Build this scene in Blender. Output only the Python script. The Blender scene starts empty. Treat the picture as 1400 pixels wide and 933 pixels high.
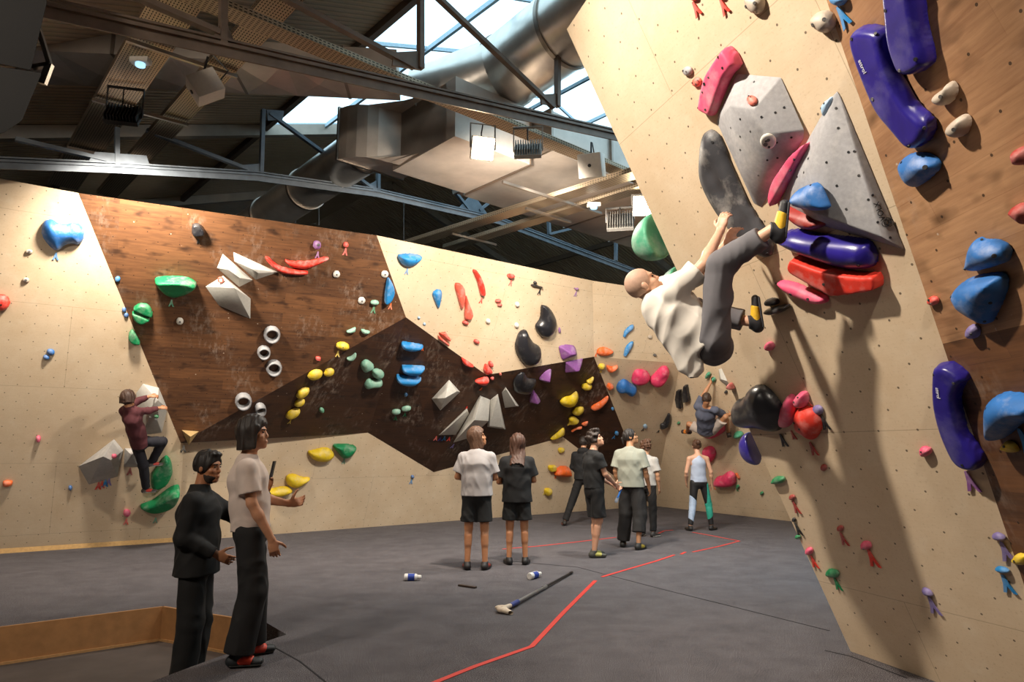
import bpy, bmesh, random
import numpy as np
from math import *
from mathutils import Vector, Matrix
random.seed(7); RNG = np.random.default_rng(7)
SC = bpy.context.scene
COL = SC.collection
# ------------------------------------------------------------------ camera
F = 933.0; PITCH = atan(148 / F); CAM = np.array([0, 0, 1.52])
FW = np.array([0, cos(PITCH), sin(PITCH)]); UPV = np.array([0, -sin(PITCH), cos(PITCH)]); RT = np.array([1., 0, 0])
cd = bpy.data.cameras.new('camera'); cam = bpy.data.objects.new('camera', cd); COL.objects.link(cam)
cd.sensor_width = 36; cd.lens = F / 1400 * 36; cd.clip_start = .05; cd.clip_end = 200
cam.location = CAM; cam.rotation_euler = (pi / 2 + PITCH, 0, 0); SC.camera = cam

def A(*p): return np.array(p, float)
def unit(v): v = np.asarray(v, float); return v / (np.linalg.norm(v) + 1e-12)
def ray(x, y): return FW + RT * ((x - 700) / F) + UPV * ((466.5 - y) / F)
def onz(x, y, z=0.): d = ray(x, y); return CAM + d * ((z - CAM[2]) / d[2])
def onY(x, y, Y): d = ray(x, y); return CAM + d * (Y / d[1])
def plane3(a, b, c): return (a, unit(np.cross(b - a, c - a)))
def onP(x, y, pl, h=0): d = ray(x, y); a, n = pl; return CAM + d * (np.dot(a + n * h - CAM, n) / np.dot(d, n))
ZUP = A(0, 0, 1)

# ------------------------------------------------------------------ materials
MATS = {}
def s2l(c):
    if isinstance(c, str): c = [int(c[i:i + 2], 16) / 255 for i in (0, 2, 4)]
    return [x / 12.92 if x <= .04045 else ((x + .055) / 1.055) ** 2.4 for x in c]
class NT:
    def __init__(s, name):
        s.m = bpy.data.materials.new(name); s.m.use_nodes = True; s.t = s.m.node_tree; s.t.nodes.clear()
        s.out = s.n('ShaderNodeOutputMaterial'); s.b = s.n('ShaderNodeBsdfPrincipled'); s.l(s.b.outputs[0], s.out.inputs[0])
    def n(s, typ, **kw):
        x = s.t.nodes.new(typ)
        for k, v in kw.items(): setattr(x, k, v)
        return x
    def l(s, a, b): s.t.links.new(a, b)
    def val(s, node, **kw):
        for k, v in kw.items():
            i = int(k[1:]) if k[0] == 'i' and k[1:].isdigit() else k
            node.inputs[i].default_value = v
        return node
    def math(s, op, a, b=None, c=None):
        x = s.n('ShaderNodeMath', operation=op)
        for i, v in enumerate((a, b, c)):
            if v is None: continue
            if isinstance(v, (int, float)): x.inputs[i].default_value = v
            else: s.l(v, x.inputs[i])
        return x.outputs[0]
    def noise(s, vec, scale, detail=3, rough=.55, out=0):
        x = s.n('ShaderNodeTexNoise'); x.inputs['Scale'].default_value = scale; x.inputs['Detail'].default_value = detail; x.inputs['Roughness'].default_value = rough
        if vec is not None: s.l(vec, x.inputs['Vector'])
        return x.outputs[out]
    def ramp(s, f, stops):
        x = s.n('ShaderNodeValToRGB'); e = x.color_ramp.elements
        while len(e) < len(stops): e.new(.5)
        for k, (p, c) in enumerate(stops):
            e[k].position = p; e[k].color = (*c, 1) if len(c) == 3 else c
        s.l(f, x.inputs[0]); return x.outputs[0]
    def mix(s, f, a, b, mode='MIX'):
        x = s.n('ShaderNodeMix', data_type='RGBA', blend_type=mode)
        for i, v in ((0, f), (6, a), (7, b)):
            if isinstance(v, (int, float)): x.inputs[i].default_value = v
            elif isinstance(v, (list, tuple)): x.inputs[i].default_value = (*v[:3], 1)
            else: s.l(v, x.inputs[i])
        return x.outputs[2]
    def mapping(s, vec, scale=(1, 1, 1), rot=(0, 0, 0)):
        x = s.n('ShaderNodeMapping'); x.inputs['Scale'].default_value = scale; x.inputs['Rotation'].default_value = rot
        s.l(vec, x.inputs['Vector']); return x.outputs[0]
    def bump(s, h, strength=.3, dist=.01):
        x = s.n('ShaderNodeBump'); x.inputs['Strength'].default_value = strength; x.inputs['Distance'].default_value = dist
        s.l(h, x.inputs['Height']); s.l(x.outputs[0], s.b.inputs['Normal'])

def mat(name, col, rough=.6, metal=0., var=.12, scale=30, bump=0., emit=None, chalk=0., spec=None):
    """plain procedural material: a base colour with mottled variation, optional chalk dust, optional fine bump"""
    if name in MATS: return MATS[name]
    t = NT(name); c = s2l(col)
    co = t.n('ShaderNodeTexCoord').outputs['Object']
    nz = t.noise(co, scale, 4)
    hi = [min(1, x * (1 + var)) for x in c]; lo = [x * (1 - var) for x in c]
    colr = t.ramp(nz, [(.3, lo), (.7, hi)])
    if chalk > 0:
        z = t.noise(co, 5, 5, .65); f = t.ramp(z, [(.5, (0, 0, 0)), (.75, (chalk, chalk, chalk))])
        colr = t.mix(f, colr, s2l('d9d4cc'))
    t.l(colr, t.b.inputs['Base Color']); t.b.inputs['Roughness'].default_value = rough; t.b.inputs['Metallic'].default_value = metal
    if spec is not None: t.b.inputs['Specular IOR Level'].default_value = spec
    if bump > 0: t.bump(t.noise(co, scale * 4, 3), bump, .004)
    if emit:
        t.l(colr, t.b.inputs['Emission Color']); t.b.inputs['Emission Strength'].default_value = emit
    MATS[name] = t.m; return t.m

def wall_mat(name, kind):
    """climbing wall sheet: UV in metres; staggered T-nut holes; kind = 'ply' pale birch, 'wood' brown stained planks, 'dark' darker stain"""
    if name in MATS: return MATS[name]
    t = NT(name); uv = t.n('ShaderNodeUVMap').outputs[0]
    def lattice(off):
        a = t.n('ShaderNodeVectorMath', operation='MULTIPLY_ADD'); t.l(uv, a.inputs[0]); a.inputs[1].default_value = (1 / .27, 1 / .26, 0); a.inputs[2].default_value = (off, off, 0)
        f = t.n('ShaderNodeVectorMath', operation='FRACTION'); t.l(a.outputs[0], f.inputs[0])
        b = t.n('ShaderNodeVectorMath', operation='MULTIPLY_ADD'); t.l(f.outputs[0], b.inputs[0]); b.inputs[1].default_value = (.27, .26, 0); b.inputs[2].default_value = (-.135, -.13, 0)
        l = t.n('ShaderNodeVectorMath', operation='LENGTH'); t.l(b.outputs[0], l.inputs[0]); return l.outputs['Value']
    d = t.math('MINIMUM', lattice(0), lattice(.5))
    hole = t.math('MULTIPLY', t.math('LESS_THAN', d, .0072), .8)
    smudge = t.noise(uv, 1.1, 6, .7); fine = t.noise(uv, 60, 3); mid = t.noise(uv, 6, 5, .65)
    if kind == 'ply':
        c = t.ramp(smudge, [(.3, s2l('d2b999')), (.7, s2l('e4d0b4'))])
        grain = t.noise(t.mapping(uv, (2.5, 40, 1)), 3, 4)
        c = t.mix(t.math('MULTIPLY', grain, .25), c, s2l('b5976c'))
        c = t.mix(t.ramp(fine, [(.58, (0, 0, 0)), (.72, (.35, .35, .35))]), c, s2l('a98d66'))
        c = t.mix(t.ramp(mid, [(.55, (0, 0, 0)), (.8, (.3, .3, .3))]), c, s2l('e6dcc8'))
        br = t.n('ShaderNodeTexBrick'); t.l(uv, br.inputs['Vector']); br.inputs['Scale'].default_value = 1; br.inputs['Mortar Size'].default_value = .0025
        br.inputs['Brick Width'].default_value = 2.44; br.inputs['Row Height'].default_value = 1.22
        c = t.mix(t.math('MULTIPLY', br.outputs['Fac'], .45), c, s2l('7d6448'))
        t.l(c, t.b.inputs['Base Color']); t.b.inputs['Roughness'].default_value = .62
        holec = s2l('3a2a1c')
    else:
        a, b, dk = (s2l('4d3220'), s2l('7a5233'), s2l('2c1a10')) if kind == 'wood' else (s2l('38241a'), s2l('50331f'), s2l('231610'))  # the darkest set mixes deeper stain with painted-in shade of the steep panels
        if kind == 'pale': a, b, dk = s2l('93694a'), s2l('c2966e'), s2l('5c4028')
        br = t.n('ShaderNodeTexBrick'); t.l(uv, br.inputs['Vector']); br.inputs['Scale'].default_value = 1; br.inputs['Mortar Size'].default_value = .002
        br.inputs['Brick Width'].default_value = 1.5; br.inputs['Row Height'].default_value = .17; br.inputs['Color1'].default_value = (0.2, .2, .2, 1); br.inputs['Color2'].default_value = (.8, .8, .8, 1)
        br.inputs['Mortar'].default_value = (.3, .3, .3, 1)
        g = t.noise(t.mapping(uv, (1.2, 14, 1)), 2.2, 6, .65)
        k = t.math('ADD', t.math('MULTIPLY', br.outputs['Color'], .35), t.math('MULTIPLY', g, .75))
        c = t.ramp(k, [(.36, a), (.78, b)])
        knots = t.noise(t.mapping(uv, (2.2, 4.5, 1)), 1.6, 2, .5)
        c = t.mix(t.ramp(knots, [(.56, (0, 0, 0)), (.72, (.8, .8, .8))]), c, dk)
        ch = t.math('MULTIPLY', t.ramp(t.noise(uv, 1.3, 2), [(.5, (0, 0, 0)), (.68, (.5, .5, .5))]), t.ramp(t.noise(t.mapping(uv, (7, 3, 1)), 2, 5, .7), [(.48, (0, 0, 0)), (.7, (1, 1, 1))]))
        c = t.mix(ch, c, s2l('b9a898'))
        vo = t.n('ShaderNodeTexVoronoi'); vo.inputs['Scale'].default_value = 7; t.l(uv, vo.inputs['Vector'])
        sp = t.math('MULTIPLY', t.math('LESS_THAN', vo.outputs['Distance'], .06), t.math('GREATER_THAN', mid, .5))
        c = t.mix(t.math('MULTIPLY', sp, .6), c, s2l('cdbfae'))
        t.l(c, t.b.inputs['Base Color']); t.b.inputs['Roughness'].default_value = .5
        holec = s2l('140d08')
    cur = t.b.inputs['Base Color'].links[0].from_socket
    t.l(t.mix(hole, cur, holec), t.b.inputs['Base Color'])
    MATS[name] = t.m; return t.m

def carpet_mat():
    t = NT('carpet'); co = t.n('ShaderNodeTexCoord').outputs['Object']
    f = t.noise(co, 160, 3, .8); m = t.noise(co, 3, 5, .7); b = t.noise(co, .7, 4, .6)
    c = t.ramp(f, [(.37, s2l('211e21')), (.5, s2l('4c484b')), (.63, s2l('a09b9e'))])
    c = t.mix(t.ramp(m, [(.4, (0, 0, 0)), (.75, (.45, .45, .45))]), c, s2l('2b282b'))
    c = t.mix(t.ramp(b, [(.5, (0, 0, 0)), (.7, (.25, .25, .25))]), c, s2l('666164'))
    t.l(c, t.b.inputs['Base Color']); t.b.inputs['Roughness'].default_value = .95; t.b.inputs['Specular IOR Level'].default_value = .15
    w = t.noise(t.mapping(co, (.5, 1.6, 1), (0, 0, .5)), 1.3, 4, .6)
    h = t.math('ADD', t.math('MULTIPLY', f, .15), w); t.bump(h, .55, .05)
    return t.m
def metal_mat(name, col, rough, bump=0, metal=1):
    t = NT(name); co = t.n('ShaderNodeTexCoord').outputs['Object']
    n = t.noise(co, 2.5, 4); c = s2l(col)
    t.l(t.ramp(n, [(.3, [x * .8 for x in c]), (.7, [min(1, x * 1.1) for x in c])]), t.b.inputs['Base Color'])
    t.b.inputs['Metallic'].default_value = metal; t.b.inputs['Roughness'].default_value = rough
    if bump: t.bump(t.noise(co, 7, 2), bump, .02)
    return t.m
def perf_mat(name, col, metal=.9, rough=.45, sx=22, sy=34):
    """galvanised tray steel with rows of slots (holes shown dark)"""
    t = NT(name); uv = t.n('ShaderNodeUVMap').outputs[0]
    a = t.n('ShaderNodeVectorMath', operation='MULTIPLY'); t.l(uv, a.inputs[0]); a.inputs[1].default_value = (sx, sy, 0)
    f = t.n('ShaderNodeVectorMath', operation='FRACTION'); t.l(a.outputs[0], f.inputs[0])
    s = t.n('ShaderNodeSeparateXYZ'); t.l(f.outputs[0], s.inputs[0])
    hole = t.math('MULTIPLY', t.math('COMPARE', s.outputs[0], .5, .3), t.math('COMPARE', s.outputs[1], .5, .18))
    c = t.mix(hole, s2l(col), s2l('1c1712')); t.l(c, t.b.inputs['Base Color'])
    t.b.inputs['Metallic'].default_value = metal; t.b.inputs['Roughness'].default_value = rough
    return t.m
def roof_mat():
    t = NT('corrugated_roof'); uv = t.n('ShaderNodeUVMap').outputs[0]
    sp = t.n('ShaderNodeSeparateXYZ'); t.l(uv, sp.inputs[0])
    wv = t.math('SINE', t.math('MULTIPLY', sp.outputs[1], 2 * pi / .11))
    c = t.ramp(t.noise(uv, .8, 4), [(.3, s2l('c4a988')), (.7, s2l('d6bd9f'))])
    c = t.mix(t.math('MULTIPLY', t.math('GREATER_THAN', wv, .6), .3), c, s2l('3f352d'))
    t.l(c, t.b.inputs['Base Color']); t.b.inputs['Roughness'].default_value = .55
    t.bump(wv, .6, .02); return t.m

# ------------------------------------------------------------------ object helpers
def link(name, me, parent=None):
    o = bpy.data.objects.new(name, me); COL.objects.link(o)
    if parent is not None: o.parent = parent
    return o
def tag(o, label=None, cat=None, group=None, kind=None):
    if label: o['label'] = label
    if cat: o['category'] = cat
    if group: o['group'] = group
    if kind: o['kind'] = kind
    return o
def empty(name, loc=(0, 0, 0)):
    o = bpy.data.objects.new(name, None); COL.objects.link(o); o.location = loc; o.empty_display_size = .1; return o
def mesh(name, V, Fc, m, parent=None, smooth=False, uv=None):
    """world-coordinate mesh; if the parent has been moved the vertices are taken to its frame"""
    V = np.asarray(V, float)
    off = np.zeros(3)
    if parent is not None:
        p = parent
        while p is not None: off = off + np.array(p.location); p = p.parent
    me = bpy.data.meshes.new(name)
    me.from_pydata((V - off).tolist(), [], [list(map(int, f)) for f in Fc])
    if uv is not None:
        ul = me.uv_layers.new(name='UVMap')
        for lp in me.loops: ul.data[lp.index].uv = uv[lp.vertex_index]
    me.materials.append(m)
    if smooth:
        me.polygons.foreach_set('use_smooth', [True] * len(me.polygons))
    me.update()
    return link(name, me, parent)
class MB:
    """collects shapes for ONE mesh"""
    def __init__(s): s.V = []; s.F = []; s.UV = []
    def add(s, V, Fc, uv=None):
        b = len(s.V); s.V += [tuple(v) for v in V]; s.F += [[b + i for i in f] for f in Fc]; s.UV += list(uv) if uv is not None else [(v[0], v[1]) for v in V]
        return s
    def box(s, c, ax, ay, az):
        """centre and half-axis vectors"""
        c, ax, ay, az = map(np.asarray, (c, ax, ay, az)); V = []; uv = []
        lx, ly, lz = [np.linalg.norm(v) for v in (ax, ay, az)]
        for k in (-1, 1):
            for j in (-1, 1):
                for i in (-1, 1): V.append(c + i * ax + j * ay + k * az); uv.append((i * lx, j * ly + k * lz))
        return s.add(V, [(0, 2, 3, 1), (4, 5, 7, 6), (0, 1, 5, 4), (2, 6, 7, 3), (0, 4, 6, 2), (1, 3, 7, 5)], uv)
    def bar(s, a, b, w, h, upv=ZUP):
        """rectangular bar from a to b, w wide, h high"""
        a, b = np.asarray(a, float), np.asarray(b, float); d = unit(b - a); side = np.cross(d, upv)
        if np.linalg.norm(side) < 1e-3: side = np.cross(d, A(1, 0, 0))
        side = unit(side); u = unit(np.cross(side, d))
        return s.box((a + b) / 2, (b - a) / 2, side * w / 2, u * h / 2)
    def tube(s, pts, r, n=10, cap=True, taper=None):
        pts = [np.asarray(p, float) for p in pts]; rings = []; ref = None
        for i, p in enumerate(pts):
            d = unit((pts[min(i + 1, len(pts) - 1)] - pts[max(i - 1, 0)]))
            if ref is None: ref = unit(np.cross(d, ZUP if abs(d[2]) < .9 else A(1, 0, 0)))
            ref = unit(ref - d * np.dot(ref, d)); q = np.cross(d, ref)
            rr = r if taper is None else taper[i]
            rings.append([p + rr * (cos(2 * pi * k / n) * ref + sin(2 * pi * k / n) * q) for k in range(n)])
        V = [v for rg in rings for v in rg]; Fc = []
        L = 0
        uv = [(i * .2, k / n) for i in range(len(pts)) for k in range(n)]
        for i in range(len(pts) - 1):
            for k in range(n):
                k2 = (k + 1) % n; Fc.append((i * n + k, i * n + k2, (i + 1) * n + k2, (i + 1) * n + k))
        if cap: Fc += [tuple(range(n - 1, -1, -1)), tuple((len(pts) - 1) * n + k for k in range(n))]
        return s.add(V, Fc, uv)
    def build(s, name, m, parent=None, smooth=False): return mesh(name, s.V, s.F, m, parent, smooth, s.UV)
def smooth_by_angle(o, ang=40):
    me = o.data; me.polygons.foreach_set('use_smooth', [True] * len(me.polygons))
    me.set_sharp_from_angle(angle=radians(ang)); return o
def bevel(o, w, seg=2):
    bm = bmesh.new(); bm.from_mesh(o.data)
    es = [e for e in bm.edges if len(e.link_faces) == 2 and e.calc_face_angle(0) > .5]
    bmesh.ops.bevel(bm, geom=es, offset=w, segments=seg, profile=.6, affect='EDGES', clamp_overlap=True)
    bm.to_mesh(o.data); bm.free(); smooth_by_angle(o, 35); return o
def hull(name, pts, m, parent=None, bev=0.):
    bm = bmesh.new()
    off = np.zeros(3)
    if parent is not None: off = np.array(parent.location)
    for p in pts: bm.verts.new(Vector(np.asarray(p) - off))
    bmesh.ops.convex_hull(bm, input=bm.verts)
    bmesh.ops.delete(bm, geom=[v for v in bm.verts if not v.link_faces], context='VERTS')
    bmesh.ops.dissolve_limit(bm, angle_limit=.02, verts=bm.verts, edges=bm.edges)
    bmesh.ops.recalc_face_normals(bm, faces=bm.faces)
    me = bpy.data.meshes.new(name); bm.to_mesh(me); bm.free(); me.materials.append(m)
    o = link(name, me, parent)
    if bev: bevel(o, bev, 2)
    return o
# ================================================================== SETTING
PLY = wall_mat('birch_ply', 'ply'); WOOD = wall_mat('brown_stained_wood', 'wood'); DARK = wall_mat('stained_shaded_wood', 'dark'); PALEWOOD = wall_mat('pale_brown_wood', 'pale')
CARPET = carpet_mat()
EDGE = mat('ply_edge', 'b48a58', .7)
WALLTRIS = []                                                     # (a, b, c, normal) of every climbing wall triangle
def facet(name, pts, m, thick=.06, back=A(.3, .95, 0)):
    """one flat (or near-flat) climbing wall panel, pts given from the front, solid behind"""
    pts = [np.asarray(p, float) for p in pts]; c = sum(pts) / len(pts)
    n = unit(sum(np.cross(pts[i] - c, pts[(i + 1) % len(pts)] - c) for i in range(len(pts))))
    if np.dot(n, CAM - c) < 0: n = -n; pts = pts[::-1]
    u = unit(np.cross(ZUP, n)); v = np.cross(n, u)
    N = len(pts); V = pts + [p + (back if back is not None else -n) * thick for p in pts]
    Fc = [tuple(range(N)), tuple(range(2 * N - 1, N - 1, -1))] + [(i, i + N, (i + 1) % N + N, (i + 1) % N) for i in range(N)]
    uv = [(np.dot(p, u), np.dot(p, v)) for p in V]
    o = mesh(name, V, Fc, m, None, False, uv); o['kind'] = 'structure'
    for i in range(1, N - 1):
        a, b, d = pts[0], pts[i], pts[i + 1]; WALLTRIS.append((a, b, d, unit(np.cross(b - a, d - a))))
    return o
def hit(x, y):
    """first climbing wall surface on the line of sight through a point of the photograph"""
    d = ray(x, y); best = None
    for a, b, c, n in WALLTRIS:
        dn = np.dot(d, n)
        if abs(dn) < 1e-9: continue
        t = np.dot(a - CAM, n) / dn
        if t <= 0 or (best and t >= best[0]): continue
        p = CAM + d * t
        if all(np.dot(np.cross(q - r, p - r), n) >= -1e-6 for r, q in ((a, b), (b, c), (c, a))): best = (t, p, n if np.dot(n, CAM - a) > 0 else -n)
    if best is None: return onP(x, y, PLR), PLR[1]
    return best[1], best[2]
H = 4.8
va1 = onz(107, 264, H); va2 = onz(515, 322, H); va3 = onz(810, 384, H)
g0 = onz(0, 757); g1 = onz(240, 741); gc = onz(893, 692); gr = onz(1085, 714)
PL1 = plane3(g0, g1, va1)
vk1 = onP(247, 606, PL1); va0 = onP(-160, 215, PL1); gl = g1 + (g0 - g1) * 2.1
vl_ = onz(262, 607, 1.6); gd_ = unit(gc - g1); gn_ = A(gd_[1], -gd_[0], 0)
PL2 = plane3(g1, gc, g1 + gn_ * .4 + ZUP)
vk1b = onP(247, 606, PL2)
vk2 = onP(503, 592, PL2); vk3 = onP(593, 646, PL2); vk4 = onP(770, 598, PL2)
vm = onP(555, 434, plane3(va1, va2, vk1)); PLU = plane3(va2, va3, vm); vq = onP(665, 513, PLU); vn = onP(812, 488, PLU)
wd_ = unit(gr - gc); wn_ = A(wd_[1], -wd_[0], 0); wn_ = wn_ if np.dot(wn_, CAM - gc) > 0 else -wn_
PLW = plane3(gc, gr, gc + wn_ * .62 + ZUP); vs = onP(930, 497, PLW); vt = onP(930, 402, plane3(va3, vn, vs))
print('vs', vs, 'vn', vn); gr2 = onz(1330, 741); vw2 = onP(1330, 430, PLW); vw3 = onP(1330, 330, PLW)
facet('wall_left', [va0, va1, vk1, g1, gl], PLY)
facet('wall_back.001', [va1, va2, vm, vk1], WOOD)
facet('wall_back.003', [vk1, vm, vk2], DARK)
facet('wall_back.004', [vm, vq, vk3], DARK); facet('wall_back.005', [vm, vk3, vk2], DARK)
facet('wall_back.006', [vq, vn, vk4], DARK); facet('wall_back.007', [vq, vk4, vk3], DARK); facet('wall_back.008', [vn, gc, vk4], DARK)
facet('wall_back.009', [vm, va2, va3, vn, vq], PLY)
facet('wall_back.013', [vk1, vk2, vk1b], DARK); facet('wall_back.012', [vk1b, vk2, vk3, vk4, gc, g1], PLY)
facet('wall_right.001', [va3, vt, vs, vn], PLY); facet('wall_right.002', [vn, vs, gc], PLY)
facet('wall_right.003', [vt, vw3, gr2, gc, vs], PLY)
# the big leaning wall on the right
B1 = onz(1163, 891); B2 = onz(1277.5, 932); Rd = unit(B2 - B1); Rn0 = A(-abs(Rd[1]), -abs(Rd[0]), 0)
d_ = ray(775, 40)                                                  # left edge leans straight out from its base
Mx = np.column_stack([Rn0 + 0 * ZUP, -d_, ZUP]); sol = np.linalg.solve(np.column_stack([Rn0, ZUP, -d_]), CAM - B1)
TL = CAM + d_ * sol[2]; PLR = plane3(B1, B2, TL)
if np.dot(PLR[1], CAM - B1) < 0: PLR = (PLR[0], -PLR[1])
E1 = onP(1130, 0, PLR); E2 = onP(1400, 800, PLR); Ed = unit(E2 - E1)
def isect(p, d, q, e):
    M = np.column_stack([d, -e]); s, *_ = np.linalg.lstsq(M, q - p, rcond=None); return p + d * s[0]
TR = isect(TL, Rd, E1, Ed); BR = isect(B1, Rd, E1, Ed)
facet('wall_front', [TL, TR, BR, B1], PLY, .05, None)
print('R wall TL', TL, 'TR', TR, 'BR', BR, 'B1', B1)
bd = A(.03, -1, 0) * 4.5
SM = isect(TR, Ed, onP(1327, 464, PLR), unit(A(.3, -.95, 0)))
facet('wall_front.001', [TR, TR + bd, SM + bd, SM], PALEWOOD, .05, None); facet('wall_front.002', [SM, SM + bd, BR + bd, BR], WOOD, .05, None)  # paler upper sheet, darker brown sheet below the seam
sd = unit(A(.9, .75, 0)) * 2.6
facet('wall_side', [TL + A(0, 0, 0), TL + sd, B1 + sd, B1], PLY, .05, A(.64, -.77, 0))
# floor: padded mat covered in carpet, with a lower walkway cut into it at the left
p0 = onz(0, 857); p2 = onz(224, 829); p4 = onz(275, 837); p4 = p2 + (p4 - p2) * 2.55
pl = p2 + (p0 - p2) * 4.5; p5 = onz(392, 868); p6 = onz(205, 933); p55 = onz(300, 898)
matp = [pl, p2, p4, p5, p55, p6, A(-2.45, 3, 0), A(-2.6, -6, 0), A(9, -6, 0), A(9, 26, 0), A(-14, 26, 0), A(-14, pl[1], 0)]
def slab(name, pts, z0, m):
    N = len(pts); top = [A(p[0], p[1], p[2]) for p in pts]; bot = [A(p[0], p[1], z0) for p in pts]
    Fc = [tuple(range(N)), tuple(range(2 * N - 1, N - 1, -1))] + [(i, i + N, (i + 1) % N + N, (i + 1) % N) for i in range(N)]
    o = mesh(name, top + bot, Fc, m); bm = bmesh.new(); bm.from_mesh(o.data); bmesh.ops.recalc_face_normals(bm, faces=bm.faces); bm.to_mesh(o.data); bm.free()
    o['kind'] = 'structure'; return o
fl = slab('floor', matp, -.33, CARPET)
LOWF = mat('walkway_vinyl', '4a423e', .6, var=.25, scale=3)
slab('floor.001', [A(-14, -6, -.315), A(-1, -6, -.315), A(-1, 8, -.315), A(-14, 8, -.315)], -.4, LOWF)
RISER = mat('plywood_riser', 'a8794c', .6, var=.15, scale=9)
def riser(name, a, b, off):
    d = unit(b - a); n = A(d[1], -d[0], 0) * .012
    o = MB().box((a + b) / 2 + A(0, 0, -.155) + n, (b - a) / 2, n, A(0, 0, .155)).build(name, RISER); o['kind'] = 'structure'
    o2 = MB().box((a + b) / 2 + A(0, 0, -.305) + n * 2.5, (b - a) / 2, n * .6, A(0, 0, .012)).build('baseboard_pit' + off, mat('pit_trim', 'b98d5c', .6)); o2['kind'] = 'structure'
riser('trim_1', pl, p2, ''); riser('trim_2', p2, p4, '.001')
# thin ply strip at the foot of the left wall
for nm, a, b in (('baseboard_left', gl, g1),):
    d = unit(b - a); n = A(d[1], -d[0], 0)
    o = MB().box((a + b) / 2 + n * .03 + A(0, 0, .035), (b - a) / 2, n * .012, A(0, 0, .035)).build(nm, mat('base_strip', 'caa26a', .6)); o['kind'] = 'structure'
# seams of the mat cover
SEAM = mat('carpet_seam', '141216', .9)
def seam(pts, w=.012):
    P = [onz(*p) for p in pts]; b = MB()
    for a, c in zip(P[:-1], P[1:]): b.bar(a + A(0, 0, .001), c + A(0, 0, .001), w, .003)
    o = b.build('trim_3', SEAM); o['kind'] = 'structure'
seam([(828, 786), (905, 806), (1010, 832), (1134, 863)]); seam([(1128, 890), (1163, 898), (1240, 928)])
seam([(372, 884), (410, 905), (445, 933)]); seam([(700, 768), (790, 776), (828, 786)])
# enclosing hall (dark sheet walls, roof with skylight)
SA = unit(A(.745, .667, 0)); SB = unit(A(-.667, .745, 0))
HALLW = mat('hall_cladding', '4c4138', .8, var=.2, scale=2)
def st(s, t, z): return SA * s + SB * t + ZUP * z
def quad(name, P, m, flip=None):
    c = sum(P) / 4; n = unit(np.cross(P[1] - P[0], P[3] - P[0]))
    uv = [(np.dot(p, SA), np.dot(p, SB)) for p in P]
    o = mesh(name, P, [(0, 1, 2, 3)], m, None, False, uv); o['kind'] = 'structure'; return o
S0, S1, T0, T1 = -13, 24, -14, 27
for nm, (sa, ta, sb, tb) in dict(wall_rear=(S0, T0, S1, T0), wall_far=(S1, T1, S0, T1), wall_west=(S0, T1, S0, T0), wall_east=(S1, T0, S1, T1)).items():
    quad(nm, [st(sa, ta, -.4), st(sb, tb, -.4), st(sb, tb, 9), st(sa, ta, 9)], HALLW)
quad('floor.002', [st(S0, T0, -.42), st(S1, T0, -.42), st(S1, T1, -.42), st(S0, T1, -.42)], HALLW)
ROOF = roof_mat(); RZ0, RTAN, RIDGE = 6.0, .337, 10.34
def rz(s): return RZ0 + RTAN * (s if s < RIDGE else 2 * RIDGE - s)
def roofq(s0, s1, t0, t1): quad('ceiling', [st(s0, t0, rz(s0)), st(s1, t0, rz(s1)), st(s1, t1, rz(s1)), st(s0, t1, rz(s0))], ROOF)
SK0, SK1, SKT0, SKT1 = 4.6, 15.4, -9.2, 12.05
roofq(S0, SK0, T0, T1); roofq(SK0, RIDGE, SKT1, T1); roofq(SK0, RIDGE, T0, SKT0); roofq(RIDGE, SK1, SKT1, T1); roofq(RIDGE, SK1, T0, SKT0); roofq(SK1, S1, T0, T1)
# skylight glazing: pane sheets and bars
gl_ = NT('skylight_glass'); tr = gl_.n('ShaderNodeBsdfTransparent'); tl = gl_.n('ShaderNodeBsdfTranslucent'); mx = gl_.n('ShaderNodeMixShader')
tr.inputs[0].default_value = (.86, .95, 1, 1); tl.inputs[0].default_value = (.8, .9, .95, 1); mx.inputs[0].default_value = .35
gl_.l(tr.outputs[0], mx.inputs[1]); gl_.l(tl.outputs[0], mx.inputs[2]); gl_.l(mx.outputs[0], gl_.out.inputs[0])
for nm, s0, s1 in (('window_1', SK0, RIDGE), ('window_2', RIDGE, SK1)):
    w = empty(nm); w['kind'] = 'structure'
    o = quad('pane', [st(s0, SKT0, rz(s0) + .05), st(s1, SKT0, rz(s1) + .05), st(s1, SKT1, rz(s1) + .05), st(s0, SKT1, rz(s0) + .05)], gl_.m); del o['kind']; o.parent = w
    b = MB(); BARM = mat('glazing_bar', 'a9bcc6', .4, metal=.2)
    for k in range(13):
        t = SKT0 + (SKT1 - SKT0) * k / 12; b.bar(st(s0, t, rz(s0)), st(s1, t, rz(s1)), .04, .06)
    for s in np.linspace(s0, s1, 6): b.bar(st(s, SKT0, rz(s) - .05), st(s, SKT1, rz(s) - .05), .05, .08)
    b.build('glazing_bars', BARM, w)
RAFT = mat('painted_rafter', 'a89888', .6, var=.1, scale=4); PURL = mat('purlin_steel', '6f5d4f', .6, var=.1, scale=4)
b = MB()
for t in (12.05, 17): b.bar(st(-8, t, rz(-8) - .12), st(RIDGE, t, rz(RIDGE) - .12), .14, .2); b.bar(st(RIDGE, t, rz(RIDGE) - .12), st(S1, t, rz(S1) - .12), .14, .2)
for t in (-11,): b.bar(st(-8, t, rz(-8) - .12), st(RIDGE, t, rz(RIDGE) - .12), .14, .2); b.bar(st(RIDGE, t, rz(RIDGE) - .12), st(S1, t, rz(S1) - .12), .14, .2)
tag(b.build('roof_rafters', RAFT), 'pale sloping roof rafters carrying the corrugated roof', 'rafters', kind='structure')
b = MB()
for s in (-7.5, -4.4, -1.3, 1.8, 4.54, 15.5, 18.5): b.bar(st(s, T0, rz(s) - .07), st(s, T1, rz(s) - .07), .09, .14)
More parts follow.
